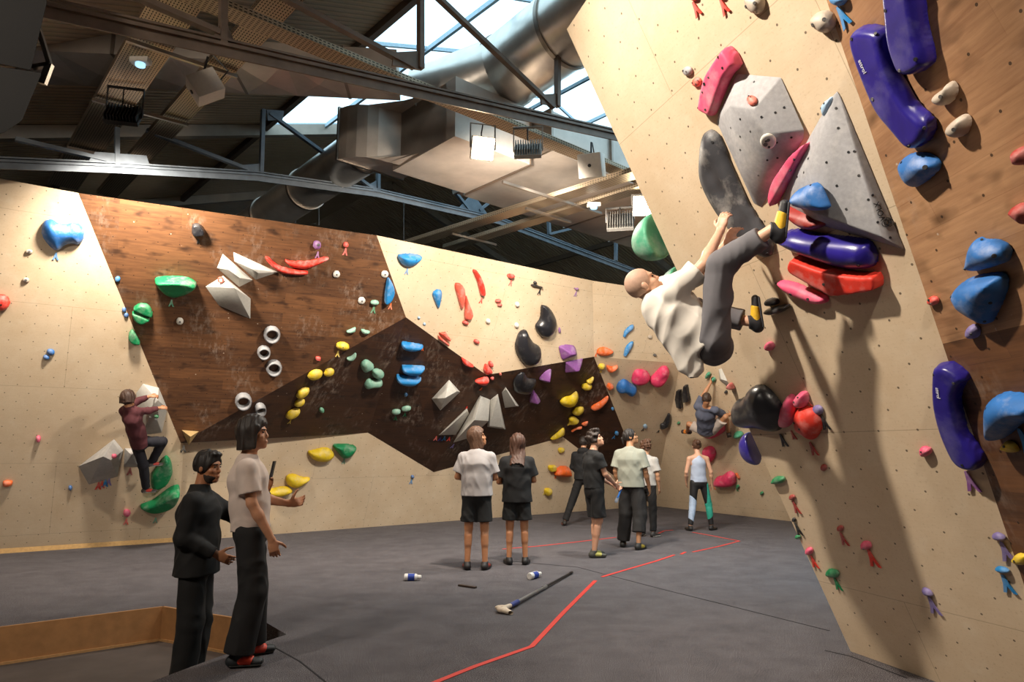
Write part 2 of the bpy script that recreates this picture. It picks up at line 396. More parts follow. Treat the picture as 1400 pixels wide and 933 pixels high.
tag(b.build('roof_purlins', PURL), 'brown steel purlins under the corrugated roof', 'purlins', kind='structure')

# ================================================================== CEILING THINGS
STEEL = mat('dark_truss_steel', '6e5d50', .5, metal=.4, var=.2, scale=6)
STEELB = mat('grey_truss_steel', '626970', .55, metal=.4, var=.2, scale=6)
TRAY = perf_mat('perforated_tray', 'a8967f'); ZINC = metal_mat('galvanised_steel', '9a8f84', .42)
DUCT = metal_mat('spiral_duct_steel', 'd8cfc4', .3, .12, .8); DUCTF = metal_mat('duct_sheet', 'c2b6aa', .45, .1, .55)
def truss(name, label, a, b, posts, diags, gus, m, chord_pts=None, w=.075, h=.105):
    """a, b: ends of the bottom chord; posts / diags / gussets given on the truss's own vertical plane"""
    PT = plane3(a, b, a + ZUP); root = empty(name, tuple(a)); tag(root, label, 'truss')
    pts = [onP(x, y, PT) for x, y in chord_pts] if chord_pts else [a, b]
    bb = MB()
    for p, q in zip(pts[:-1], pts[1:]):
        bb.bar(p + ZUP * h / 2 - ZUP * .01, q + ZUP * h / 2 - ZUP * .01, w, .02); bb.bar(p - ZUP * h / 2, q - ZUP * h / 2, .02, h * .9); bb.bar(p, q, w, .03)
    bb.build('bottom_chord', m, root)
    nrm = unit(np.cross(b - a, ZUP))
    for (x0, y0, x1, y1) in posts: MB().bar(onP(x0, y0, PT), onP(x1, y1, PT), .055, .07, nrm).build('post', m, root)
    for (x0, y0, x1, y1) in diags: MB().bar(onP(x0, y0, PT), onP(x1, y1, PT), .05, .065, nrm).build('diagonal_brace', m, root)
    for tri in gus:
        P = [onP(x, y, PT) for x, y in tri]; V = [p + nrm * .012 for p in P] + [p - nrm * .012 for p in P]; N = len(P)
        mesh('gusset_plate', V, [tuple(range(N)), tuple(range(2 * N - 1, N - 1, -1))] + [(i, (i + 1) % N, (i + 1) % N + N, i + N) for i in range(N)], m, root)
    return root
e1 = onz(845, 184, 5.75); PT1 = plane3(e1, e1 + SA, e1 + ZUP); s1 = onP(-60, -20, PT1)
truss('roof_truss', 'dark near roof truss whose bottom chord runs beside the long cable tray', s1, onP(905, 197, PT1),
      [(575, 94, 575, -70), (762, 146, 763, -40), (305, 60, 305, -60)],
      [(395, 0, 566, 92), (300, -50, 395, 0), (598, -4, 757, 147), (170, -12, 300, 45)],
      [[(536, 90), (575, 96), (575, 70), (538, 72)], [(740, 142), (764, 147), (764, 128), (738, 130)], [(288, 56), (322, 62), (306, 25)]], STEEL)
e2 = onz(863, 369, 5.7); PT2 = plane3(e2, e2 + SA, e2 + ZUP); s2 = onP(-80, 219, PT2)
truss('roof_truss', 'grey far roof truss just above the back wall', s2, e2,
      [(360, 150, 357, 238), (517, 228, 517, 262), (160, 175, 160, 226), (842, 322, 842, 357), (750, 300, 751, 321)],
      [(368, 155, 515, 262), (21, 190, 150, 220), (200, 178, 345, 234), (617, 256, 642, 288), (674, 273, 655, 288), (752, 320, 797, 309)],
      [[(330, 226), (356, 238), (356, 224)], [(364, 150), (388, 152), (386, 164), (366, 165)], [(495, 258), (515, 262), (514, 247)], [(624, 288), (668, 296), (646, 264)], [(120, 222), (205, 229), (200, 213), (130, 208)]],
      STEELB, chord_pts=[(-80, 217), (150, 227), (350, 239), (515, 262), (681, 300), (870, 372)], w=.07, h=.1)
def tray(label, px, z, w, hgt=.07, name='cable_tray', group=None):
    (x0, y0), (x1, y1) = px; a = onz(x0, y0, z); b = onz(x1, y1, z); d = unit(b - a); sd = unit(np.cross(d, ZUP)); L = np.linalg.norm(b - a)
    root = empty(name, tuple(a)); tag(root, label, 'cable tray', group)
    bb = MB()
    def strip(o0, o1):
        V = [a + o0, a + o1, b + o1, b + o0]; wd = np.linalg.norm(o1 - o0)
        t = unit(np.cross(V[1] - V[0], d)) * .003
        bb.add(V + [v + t for v in V], [(0, 1, 2, 3), (7, 6, 5, 4), (0, 4, 5, 1), (1, 5, 6, 2), (2, 6, 7, 3), (3, 7, 4, 0)], [(0, 0), (0, wd), (L, wd), (L, 0)] * 2)
    strip(-sd * w / 2, sd * w / 2); strip(-sd * w / 2, -sd * w / 2 + ZUP * hgt); strip(sd * w / 2, sd * w / 2 + ZUP * hgt)
    bb.build('perforated_channel', TRAY, root)
    c = MB()
    for k in (-.25, 0, .22):
        P = [a + d * L * i / 8 + sd * w * (k + .05 * sin(i * 2.1 + k * 9)) + ZUP * .02 for i in range(9)]; c.tube(P, .012, 6)
    c.build('cables', mat('cable_black', '1b1917', .6), root)
    return root, a, b, d, sd
T1 = tray('wide perforated cable tray with unlit floodlight, above left end of the wall', ((258, -22), (86, 256)), 5.75, .42)
T2 = tray('perforated cable tray with white speaker box, second from the left', ((398, -12), (146, 268)), 5.75, .3)
T3 = tray('long perforated cable tray carrying the lit floodlight along the near truss', ((232, -14), (925, 268)), 5.45, .22, .06)
T4 = tray('higher of two parallel cable trays above the back wall on the right', ((558, 336), (905, 228)), 5.3, .26)
T5 = tray('lower of two parallel cable trays above the back wall on the right', ((612, 341), (905, 250)), 5.3, .24)
for k, (p, q, z, lab) in enumerate([((172, 54), (324, 105), 5.7, 'upper steel support rail crossing under the two left trays'), ((126, 136), (257, 171), 5.7, 'middle steel support rail crossing under the two left trays'),
                               ((92, 202), (206, 226), 5.7, 'lower steel support rail crossing under the two left trays'), ((687, 249), (822, 292), 5.26, 'pale support rail hung under the right pair of trays'), ((618, 320), (678, 335), 5.26, 'short support rail under the far end of the right trays'), ((719, 285), (780, 304), 5.26, 'middle support rail under the right pair of trays')]):
    a = onz(*p, z); b_ = onz(*q, z); tag(MB().bar(a, b_, .04, .04).build('tray_support_rail', ZINC), lab, 'rail', 'tray support rails')
# --- floodlights
FINS = mat('floodlight_black', '2b2826', .45, metal=.4); FINSG = mat('floodlight_grey', '8f8b85', .45, metal=.4)
LENS_ON = mat('floodlight_lens_lit', 'ffe9c8', .3, emit=60.); LENS_OFF = mat('floodlight_lens', 'bfc6c9', .15)
def flood(label, pos, aim, m, on, w=.3, h=.24, top=None):
    root = empty('floodlight', tuple(pos)); tag(root, label, 'floodlight', 'floodlights on the trays')
    d = unit(aim); sx = unit(np.cross(d, ZUP)); uy = np.cross(sx, d)
    b = MB().box(pos, sx * w / 2, uy * h / 2, d * .025)
    b.build('lamp_body', m, root)
    f = MB()
    for i in range(11): f.box(pos - d * .055 + sx * (w * .92) * (i / 10 - .5), sx * .005, uy * h * .46, d * .035)
    f.build('cooling_fins', m, root)
    MB().box(pos + d * .028, sx * w * .46, uy * h * .45, d * .004).build('lens', LENS_ON if on else LENS_OFF, root)
    br = MB(); tz = pos + ZUP * (top or .3)
    for s in (-1, 1): br.bar(pos + sx * s * (w / 2 + .012), tz + sx * s * (w / 2 + .012), .012, .03, d)
    br.bar(tz - sx * (w / 2 + .018), tz + sx * (w / 2 + .018), .012, .03, d); br.build('bracket', m, root)
    MB().tube([tz, tz - d * .1 - ZUP * .12, pos - d * .09 + ZUP * .05], .008, 6).build('power_cord', FINS, root)
    return pos
FL1 = flood('black floodlight seen from behind under the left wide cable tray', onz(169, 160, 5.35), A(-.25, 1, -.75), FINS, False, .36, .3, .36)
FL2 = flood('dazzling lit floodlight hanging from the long middle tray', onz(660, 203, 5.0), A(.25, -1, -.55), FINSG, True, .27, .27, .3)
FL3 = flood('grey finned floodlight hanging right of the lit one', onz(722, 207, 5.02), A(.1, 1, -.75), FINSG, False, .32, .26, .3)
FL4 = flood('second lit floodlight, half hidden behind the leaning wall edge', onz(879, 281, 5.1), A(-.1, -1, -.5), FINSG, True, .3, .3, .17)
FL5 = flood('small pale floodlight seen from behind at the far right tray', onz(848, 304, 5.1), A(.2, 1, -.8), FINSG, False, .42, .42, .24)
# --- loudspeaker boxes and emergency lights on the trays
WHITE = mat('white_cabinet', 'cfc6ba', .55, var=.05)
def box_speaker(label, pos, d, w, h, dp, topz):
    root = empty('loudspeaker', tuple(pos)); tag(root, label, 'speaker', 'white loudspeaker boxes')
    d = unit(d); sx = unit(np.cross(d, ZUP)); uy = np.cross(sx, d)
    o = MB().box(pos, sx * w / 2, uy * h / 2, d * dp / 2).build('cabinet', WHITE, root); bevel(o, .012)
    MB().tube([pos + d * dp * .5, pos + d * (dp * .5 + .012)], .022, 12).build('port', FINS, root)
    MB().tube([pos + uy * h * .3, A(pos[0], pos[1], topz)], .012, 8).build('hanger', FINS, root)
    MB().tube([pos - d * dp * .5, pos - d * (dp * .5 + .1) + ZUP * .1, A(pos[0], pos[1], topz) - d * .06], .008, 6).build('power_cord', FINS, root)
box_speaker('white speaker box under the second tray from the left', onz(281, 119, 5.35), A(-.75, -.35, -.55), .24, .26, .3, 5.7)
box_speaker('white speaker box under the long tray beside the leaning wall', onz(809, 227, 5.1), A(-.3, -.9, -.35), .3, .3, .3, 5.42)
EM = mat('emergency_lamp', '9fd4ff', .3, emit=1.2)
for lab, p, z in (('small bluish emergency lamp under the left wide tray', (192, 87), 5.62), ('small pale emergency lamp under the lower right tray', (812, 283), 5.2)):
    q = onz(*p, z); r = empty('emergency_lamp', tuple(q)); tag(r, lab, 'lamp')
    bevel(MB().box(q + ZUP * .03, A(.1, 0, 0), A(0, .05, 0), A(0, 0, .03)).build('housing', WHITE, r), .01); MB().tube([q + ZUP * .0, q - ZUP * .03], .05, 12).build('lens', EM, r)
# --- ducts
def round_duct(label, pts, r, m=DUCT, seams=(), n=40):
    root = empty('round_air_duct', tuple(pts[0])); tag(root, label, 'air duct')
    MB().tube(pts, r, n).build('duct_pipe', m, root, True)
    for o in root.children: smooth_by_angle(o, 50)
    for f in seams:
        L = f * (len(pts) - 1); i = min(int(L), len(pts) - 2); p = pts[i] + (pts[i + 1] - pts[i]) * (L - i); d = unit(pts[i + 1] - pts[i])
        smooth_by_angle(MB().tube([p - d * .03, p + d * .03], r + .02, n).build('joint_ring', ZINC, root), 50)
    return root
da = onz(508, 198, 6.1); dd = onz(300, 340, 6.1)
round_duct('lower round silver duct running down behind the brown wall panel', [da + (dd - da) * k / 4 for k in range(5)], .36, seams=(.03, .33, .58, .85))
ua = onz(690, 100, 6.9); ub = onz(800, 20, 6.9); uu = unit(ub - ua)
round_duct('large round silver duct under the skylight beside the leaning wall', [ua, ub + uu * 5], .52, seams=(.01, .2))
uq = onz(588, 150, 6.55)
def prism(label, name, secs, m, rings=()):
    """rectangular duct through a list of (centre, half_width_vec, half_height_vec)"""
    root = empty(name, tuple(secs[0][0])); tag(root, label, 'air duct'); b = MB(); V = []
    for c, wv, hv in secs: V += [c - wv - hv, c + wv - hv, c + wv + hv, c - wv + hv]
    Fc = [(3, 2, 1, 0)] + [tuple(4 * (len(secs) - 1) + i for i in range(4))]
    for i in range(len(secs) - 1):
        for k in range(4): Fc.append((4 * i + k, 4 * i + (k + 1) % 4, 4 * i + 4 + (k + 1) % 4, 4 * i + 4 + k))
    mesh('duct_sheet', V, Fc, m, root)
    for c, wv, hv in rings:
        wv = wv * 1.04; hv = hv * 1.04; d = unit(np.cross(wv, hv)) * .02; V = [c + s * d + p for s in (-1, 1) for p in (-wv - hv, wv - hv, wv + hv, -wv + hv)]
        mesh('flange', V, [(3, 2, 1, 0), (4, 5, 6, 7)] + [(k, (k + 1) % 4, (k + 1) % 4 + 4, k + 4) for k in range(4)], ZINC, root)
    return root
# cone piece joining the big duct to the plenum
d1 = [uq + (ua - uq) * k / 6 for k in range(7)]
root = empty('duct_transition', tuple(uq)); tag(root, 'flared silver duct piece between the big round duct and its plenum', 'air duct')
smooth_by_angle(MB().tube(d1, .5, 40, True, [.62 - .1 * k / 6 for k in range(7)]).build('flared_pipe', DUCT, root), 50)
# plenum box, elbow and long flat ducts
pc = onz(625, 190, 5.95)
prism('square duct plenum behind the lit floodlight, under the big round duct', 'duct_plenum', [(pc - SA * .6, SB * .75, ZUP * .42), (pc + SA * .75, SB * .75, ZUP * .42)], DUCTF, [(pc + SA * .75, SB * .75, ZUP * .42)])
r1 = pc + SA * .8
prism('long flat rectangular duct running right from the plenum below the skylight', 'flat_duct', [(r1 + SA * k * 1.3, SB * 1.1, ZUP * .3) for k in range(5)], DUCTF, [(r1 + SA * k * 1.3, SB * 1.1, ZUP * .3) for k in (0, 1, 2, 3)])
ec = da; secs = []
for k in range(7):
    a = k / 6 * pi / 2; q0 = da * (1 - k / 6) + (pc - SA * .6) * (k / 6); out = unit(SB * cos(a) + SA * sin(a)); wv = np.cross(out, ZUP)
    secs.append((q0 + (SB * .0 - SA * .0) - unit(SB + SA) * .0 + (-SB) * .25 * sin(2 * a), wv * .55, ZUP * .4))
prism('curved square elbow duct joining the lower round duct to the plenum', 'duct_elbow', secs, DUCTF, [secs[0]])
l1 = onz(20, 78, 6.35); l2 = onz(545, 104, 6.35)
ld = unit(l2 - l1); lw = unit(np.cross(ld, ZUP))
NL = 7; root = prism('long flat rectangular duct with cross-creased underside at upper left', 'flat_duct', [(l1 + (l2 - l1) * k / NL, lw * .4, ZUP * .13) for k in range(NL + 1)], DUCTF, [(l1 + (l2 - l1) * k / NL, lw * .4, ZUP * .13) for k in (0, 2, 4, 6)])
b = MB()
for k in range(NL):
    a0 = l1 + (l2 - l1) * k / NL - ZUP * .13; a1 = l1 + (l2 - l1) * (k + 1) / NL - ZUP * .13; c = (a0 + a1) / 2 - ZUP * .05
    b.add([a0 - lw * .4, a0 + lw * .4, a1 + lw * .4, a1 - lw * .4, c], [(0, 1, 4), (1, 2, 4), (2, 3, 4), (3, 0, 4)])
b.build('creased_underside', DUCTF, root)
# the duct pieces are bolted together: one thing, each piece a part with its rings and flanges under it
vent = empty('ventilation_duct', tuple(pc)); tag(vent, 'silver air duct run of round pipes, square plenum and flat channels under the skylight', 'air duct')
for r_ in [o for o in list(COL.objects) if o.type == 'EMPTY' and o.get('category') == 'air duct' and o is not vent]:
    ch = list(r_.children); first = ch[0]; nm = r_.name.split('.')[0]
    for c in ch[1:]: c.parent = first
    first.parent = vent; first.location = Vector(r_.location) - Vector(vent.location); first['label'] = r_['label']; first.name = {'round_air_duct': 'round_pipe', 'flat_duct': 'flat_channel', 'duct_plenum': 'plenum_box', 'duct_elbow': 'elbow_piece', 'duct_transition': 'flared_pipe'}[nm]
    bpy.data.objects.remove(r_)
# --- black line of hanging loudspeakers, top left
BLK = mat('black_speaker_cloth', '0e0c0b', .9, var=.2, scale=60)
r = empty('hanging_loudspeaker', tuple(onY(10, 60, 4.2))); tag(r, 'large black hanging loudspeaker cut off by top left corner', 'speaker')
def Y_(x, y, d): return onY(x, y, d)
hull('cabinet', [Y_(-90, -60, 4.2), Y_(64, -60, 4.2), Y_(64, 4, 4.2), Y_(42, 96, 4.2), Y_(-90, 70, 4.2), Y_(-90, -60, 4.9), Y_(58, -60, 4.9), Y_(58, 10, 4.9), Y_(38, 92, 4.9), Y_(-90, 70, 4.9)], BLK, r, .01)
hull('cabinet', [Y_(-90, 78, 4.15), Y_(57, 100, 4.15), Y_(30, 165, 4.15), Y_(8, 180, 4.15), Y_(-90, 215, 4.15), Y_(-90, 78, 4.9), Y_(50, 100, 4.9), Y_(26, 160, 4.9), Y_(4, 182, 4.9), Y_(-90, 210, 4.9)], BLK, r, .01)
b = MB(); b.bar(Y_(50, 30, 4.5), Y_(68, 88, 4.5), .03, .03); b.bar(Y_(68, 88, 4.5), Y_(58, 115, 4.5), .03, .05); b.bar(Y_(68, 88, 4.5), Y_(45, 92, 4.5), .03, .03); b.build('bracket', ZINC, r)
# suspension wires
WIRE = mat('suspension_wire', '4a4440', .5, metal=.6)
for lab, x, y0, y1, Y in (('thin ceiling hanger wire left of the round duct', 404, 270, 305, 13), ('thin ceiling hanger wire above middle of brown panel', 436, 262, 308, 13), ('thin ceiling hanger wire at right of brown panel', 552, 268, 330, 14), ('thin ceiling hanger wire by the long tray', 720, 262, 286, 12)):
    tag(MB().tube([onY(x, y0, Y), onY(x, y1, Y)], .008, 5).build('hanger_wire', WIRE), lab, 'wire')
# ================================================================== IMPLICIT SURFACES
def surface_nets(f, lo, h):
    """f: field on a grid (inside < 0) -> vertices, quads"""
    nx, ny, nz = f.shape; ins = f < 0
    c = np.zeros((nx - 1, ny - 1, nz - 1), np.int8)
    for i in (0, 1):
        for j in (0, 1):
            for k in (0, 1): c += ins[i:nx - 1 + i, j:ny - 1 + j, k:nz - 1 + k]
    act = (c > 0) & (c < 8); I = np.argwhere(act); idx = -np.ones(act.shape, np.int64); idx[act] = np.arange(len(I))
    S = np.zeros((len(I), 3)); N = np.zeros(len(I))
    cor = [(i, j, k) for i in (0, 1) for j in (0, 1) for k in (0, 1)]
    val = {q: f[I[:, 0] + q[0], I[:, 1] + q[1], I[:, 2] + q[2]] for q in cor}
    for a in cor:
        for ax in range(3):
            if a[ax]: continue
            b = list(a); b[ax] = 1; b = tuple(b); va, vb = val[a], val[b]; m = (va < 0) != (vb < 0)
            t = np.where(m, va / np.where(m, va - vb, 1), 0)
            p = np.array(a, float)[None] + np.zeros((len(I), 1)); p = p.repeat(1, 0).copy(); p[:, ax] += t
            S += p * m[:, None]; N += m
    V = (I + S / N[:, None]) * h + np.asarray(lo)
    Q = []
    for ax in range(3):
        u, w = [(1, 2), (2, 0), (0, 1)][ax]
        sl0 = [slice(None)] * 3; sl1 = [slice(None)] * 3; sl0[ax] = slice(0, -1); sl1[ax] = slice(1, None)
        A0 = ins[tuple(sl0)]; A1 = ins[tuple(sl1)]; ch = A0 != A1
        P = np.argwhere(ch); n = f.shape; P = P[(P[:, u] > 0) & (P[:, w] > 0) & (P[:, u] < n[u] - 1) & (P[:, w] < n[w] - 1)]
        eu = np.zeros(3, int); eu[u] = 1; ew = np.zeros(3, int); ew[w] = 1
        q = np.stack([idx[tuple((P - a * eu - b * ew).T)] for a, b in ((1, 1), (0, 1), (0, 0), (1, 0))], 1)
        fl_ = A0[tuple(P.T)]; q = np.where(fl_[:, None], q, q[:, ::-1]); Q.append(q)
    return V, np.concatenate(Q)
def fast_mesh(name, V, Q, m, parent=None, smooth=True):
    off = np.zeros(3); p = parent
    while p is not None: off = off + np.array(p.location); p = p.parent
    V = np.asarray(V) - off; Q = np.asarray(Q)
    me = bpy.data.meshes.new(name); me.vertices.add(len(V)); me.vertices.foreach_set('co', V.astype(np.float32).ravel())
    me.loops.add(Q.size); me.loops.foreach_set('vertex_index', Q.astype(np.int32).ravel()); me.polygons.add(len(Q))
    me.polygons.foreach_set('loop_start', np.arange(0, Q.size, 4, dtype=np.int32))
    me.update(calc_edges=True); me.polygons.foreach_set('use_smooth', [smooth] * len(Q)); me.materials.append(m); me.validate(); me.update()
    return link(name, me, parent)
def relax(V, Q, n=1, lam=.5):
    V = V.copy()
    E = np.concatenate([Q[:, [0, 1]], Q[:, [1, 2]], Q[:, [2, 3]], Q[:, [3, 0]]])
    for _ in range(n):
        s = np.zeros_like(V); c = np.zeros(len(V))
        np.add.at(s, E[:, 0], V[E[:, 1]]); np.add.at(c, E[:, 0], 1)
        V += lam * (s / np.maximum(c, 1)[:, None] - V)
    return V
def poly_sd(px, py, P):
    """signed distance to a closed polygon, positive inside"""
    P = np.asarray(P); d = np.full(px.shape, 1e9); ins = np.zeros(px.shape, bool)
    for i in range(len(P)):
        a, b = P[i - 1], P[i]; e = b - a; wx, wy = px - a[0], py - a[1]
        t = np.clip((wx * e[0] + wy * e[1]) / (e @ e + 1e-12), 0, 1)
        d = np.minimum(d, (wx - t * e[0]) ** 2 + (wy - t * e[1]) ** 2)
        c = (a[1] > py) != (b[1] > py)
        ins ^= c & (px < (b[0] - a[0]) * (py - a[1]) / (b[1] - a[1] + 1e-12) + a[0])
    return np.sqrt(d) * np.where(ins, 1, -1)
def catmull(P, n=5):
    P = np.asarray(P, float); o = []
    for i in range(len(P)):
        p0, p1, p2, p3 = P[i - 1], P[i], P[(i + 1) % len(P)], P[(i + 2) % len(P)]
        for k in range(n):
            t = k / n; o.append(.5 * (2 * p1 + (p2 - p0) * t + (2 * p0 - 5 * p1 + 4 * p2 - p3) * t * t + (3 * p1 - p0 - 3 * p2 + p3) * t ** 3))
    return np.array(o)
def ell(cx, cy, rx, ry, ang=0, n=14):
    a = radians(ang); return [(cx + rx * cos(t) * cos(a) - ry * sin(t) * sin(a), cy + rx * cos(t) * sin(a) + ry * sin(t) * cos(a)) for t in np.linspace(0, 2 * pi, n, endpoint=False)]
# ================================================================== HOLDS
HC = dict(blue='2c6bb0', sky='2383c4', green='118650', mint='4f9f7c', teal='86b8a2', red='dd3a2b', orange='ee6a26', yellow='e6c524', purple='8c5697', violet='2b2180', pink='e5567b', hot='e0406a',
          black='232327', white='ddd8ce', tan='b7a896', grey='9a9a9c', lilac='7d6fa6', brick='a5332c', coral='e2604c', pale='9fc3e0', dark='1f1f22', charcoal='3c3c40')
def hmat(c, near=False): return mat('hold_' + c, HC[c], .55 if c not in ('violet', 'black') else .3, 0, .14, 14, .12 if near else 0, None, .12 if c in ('black', 'violet') else (.42 if near else .4))
HOLDN = 0
def route_tag(p, n, col, parent, size=.11):
    """small forked plastic flag hanging below a hold"""
    down = unit(-ZUP + n * np.dot(ZUP, n)); sx = np.cross(n, down); p = p + n * .008
    q = lambda x, y: p + sx * x * size + down * y * size
    V = [q(-.07, 0), q(.07, 0), q(.16, .5), q(.34, 1), q(.16, .98), q(0, .6), q(-.16, .98), q(-.34, 1), q(-.16, .5)]; N = len(V)
    Fc = [(0, 1, 2, 5, 8), (2, 3, 4, 5), (5, 6, 7, 8)]; Fc += [tuple(i + N for i in f[::-1]) for f in Fc] + [(i, i + N, (i + 1) % N + N, (i + 1) % N) for i in range(N)]
    return mesh('route_tag', V + [v + n * .005 for v in V], Fc, hmat(col), parent)
def hold(label, col, fr, out, h, prof='dome', tilt=(0, 0), smooth=True, hole=None, tags=(), bolts=(), N=None, group=None, near=False, name='climbing_hold', rim=0., plane=None, dents=(), shift=0., cat='climbing hold'):
    """a climbing hold: outline (in zoomed photo coordinates, frame fr) laid on the wall it is bolted to, real thickness h"""
    ox, oy, sc = fr; to = lambda p: (ox + p[0] / sc, oy + p[1] / sc)
    O = [to(p) for p in out]; cx = sum(p[0] for p in O) / len(O); cy = sum(p[1] for p in O) / len(O)
    c, n = plane if plane else hit(cx, cy)
    u = unit(np.cross(ZUP, n)); v = np.cross(n, u); pl = (c, n)
    h *= .6 if near else .72
    def uv(x, y): q = onP(x, y, pl, (.6 if prof in ('pad', 'slab') else .45) * h) - c; return np.array([q @ u, q @ v])
    P = np.array([uv(*p) for p in O]); P = catmull(P) if smooth else P
    lo2, hi2 = P.min(0), P.max(0); ext = (hi2 - lo2).max(); N = N or (46 if near else int(np.clip(ext / .014, 14, 30)))
    hgrid = ext / N; mrg = 2 * hgrid
    gx = np.arange(lo2[0] - mrg, hi2[0] + mrg + hgrid, hgrid); gy = np.arange(lo2[1] - mrg, hi2[1] + mrg + hgrid, hgrid)
    X, Y = np.meshgrid(gx, gy, indexing='ij'); d = poly_sd(X, Y, P)
    if hole: hc = uv(*to(hole[:2])); hr = np.linalg.norm(uv(*to((hole[0] + hole[2], hole[1]))) - hc); d = np.minimum(d, np.hypot(X - hc[0], Y - hc[1]) - hr)
    R = max(d.max(), 1e-3); rr = dict(dome=1., pad=.38, slab=.16, cone=1.)[prof] * R
    t = np.clip(d / rr, 0, 1); pr = t if prof == 'cone' else np.sqrt(np.clip(1 - (1 - t) ** 2, 0, 1))
    if rim: pr = rim + (1 - rim) * pr
    Xn = (X - (lo2[0] + hi2[0]) / 2) / (ext / 2); Yn = (Y - (lo2[1] + hi2[1]) / 2) / (ext / 2)
    hh = h * pr * np.clip(1 + tilt[0] * Xn + tilt[1] * Yn, .12, 2.2)
    for (dx, dy, dr, dd) in dents: hh = hh - dd * h * np.exp(-(((Xn - dx) ** 2 + (Yn - dy) ** 2) / dr ** 2)) * t
    gz = np.arange(-2 * hgrid, hh.max() + 3 * hgrid, hgrid)
    fld = np.maximum(gz[None, None, :] - hh[:, :, None], -d[:, :, None] * 1.0); fld = np.maximum(fld, -(gz[None, None, :] - .0))
    V, Q = surface_nets(fld, (gx[0], gy[0], gz[0]), hgrid)
    if N >= 20: V = relax(V, Q, 1, .4)
    V[:, 2] = np.maximum(V[:, 2], 0) + .003 + shift
    W = c + V[:, :1] * u + V[:, 1:2] * v + V[:, 2:] * n
    root = empty(name, tuple(c)) if (tags or bolts) else None
    o = fast_mesh(name if root is None else 'grip', W, Q, hmat(col, near), root)
    if root is None:                                                  # put the origin at the wall
        o.data.transform(Matrix.Translation(Vector(-c))); o.location = c
    top = root or o; tag(top, label, cat, group)
    for tg in tags:
        q = onP(*to(tg[:2]), pl); route_tag(q, n, tg[2], top, tg[3] if len(tg) > 3 else .11)
    for b in bolts:
        q = uv(*to(b[:2])); i = int(np.clip(round((q[0] - gx[0]) / hgrid), 0, len(gx) - 1)); j = int(np.clip(round((q[1] - gy[0]) / hgrid), 0, len(gy) - 1))
        gxh = (hh[min(i + 1, len(gx) - 1), j] - hh[max(i - 1, 0), j]) / (2 * hgrid); gyh = (hh[i, min(j + 1, len(gy) - 1)] - hh[i, max(j - 1, 0)]) / (2 * hgrid)
        nn = unit(n - u * gxh - v * gyh); w = c + q[0] * u + q[1] * v + n * (hh[i, j] + .003 + shift); r = .7 * (b[2] if len(b) > 2 else .011)
        MB().tube([w - nn * .006, w + nn * .0035], r, 12).build('bolt_hole', hmat('dark'), top)
    return top
VOLM = mat('volume_grey', 'aaa7a3', .75, 0, .07, 25, .1, None, .5); VOLL = mat('volume_pale', 'bdbab2', .75, 0, .07, 25, .08, None, .3); VOLD = mat('volume_concrete', 'a5a4a6', .8, 0, .1, 40, .15, None, .35)
def volume(label, fr, pts, m=None, tags=(), group='grey angular volumes', parent=None, plane=None, bev=.006, base=None):
    """faceted hollow volume: pts = (x, y, height above the wall)"""
    ox, oy, sc = fr; to = lambda p: (ox + p[0] / sc, oy + p[1] / sc)
    O = [to(p) for p in pts]; cx = sum(p[0] for p in O) / len(O); cy = sum(p[1] for p in O) / len(O)
    c, n = plane if plane else hit(cx, cy); pl = (c, n)
    root = empty('climbing_volume', tuple(c)); tag(root, label, 'climbing volume', group)
    W = [onP(*q, pl, max(p[2], .003)) for q, p in zip(O, pts)]
    W += [w - n * (p[2] - .003) for w, p in zip(W, pts) if base and p[2] > .01 and False]
    hull('volume_shell', W, m or VOLM, root, bev)
    for tg in tags: route_tag(onP(*to(tg[:2]), pl), n, tg[2], root, tg[3] if len(tg) > 3 else .13)
    return root, pl
FA = (0, 230, 3.733); FB = (250, 280, 3.733); FC = (500, 320, 4.444); FD = (680, 340, 4.444); FE = (0, 460, 3.333); FG = (220, 540, 2.373); FHH = (480, 480, 3.887)
FI = (740, 500, 3.333); FJ = (900, 0, 3.887); FK = (1100, 0, 3.887); FL = (1000, 180, 3.889); FM = (1180, 200, 3.332); FN = (980, 480, 4.24); FO = (1200, 440, 3.59); FP = (1020, 640, 3.184)
FQ = (300, 520, 7.777); FR = (900, 480, 5.831); FS = (930, 160, 4.443); FT = (590, 480, 6.667); FU = (100, 500, 4.243); PX = (0, 0, 1)
# ---------------------------------------------------------------- left pale panel
hold('large blue kidney-shaped hold near top of the left pale panel', 'blue', FA, [(210, 300), (230, 270), (265, 265), (300, 285), (340, 290), (370, 280), (410, 290), (432, 325), (425, 370), (400, 395), (365, 390), (330, 400), (300, 425), (270, 420), (235, 385), (212, 345)], .2, tilt=(0, .3), tags=[(287, 428, 'sky')], N=40)
G = 'small pale screw-on holds'
hold('upper of two small beige screw-on discs on left pale panel', 'tan', FA, ell(148, 428, 20, 13), .045, group=G, bolts=[(150, 424, .02)])
hold('lower of two small beige screw-on discs on left pale panel', 'tan', FA, ell(132, 573, 20, 15), .045, group=G, bolts=[(132, 570, .02)])
hold('round red hold cut by the left edge of the picture', 'red', FA, ell(5, 688, 47, 43), .16, bolts=[(8, 690, .015)])
hold('tiny blue chip just inside the brown panel edge', 'sky', FA, ell(600, 567, 15, 16, 20), .04)
hold('upper of two tiny blue pads at the pale panel edge', 'blue', FA, ell(633, 724, 12, 13), .04, group='tiny blue pads'); hold('lower of two tiny blue pads at the pale panel edge', 'blue', FA, ell(644, 752, 13, 13), .04, group='tiny blue pads')
hold('upper half of the split round green hold', 'green', FA, [(680, 728), (695, 703), (726, 693), (760, 705), (778, 740), (772, 765)], .17, 'pad', smooth=True)
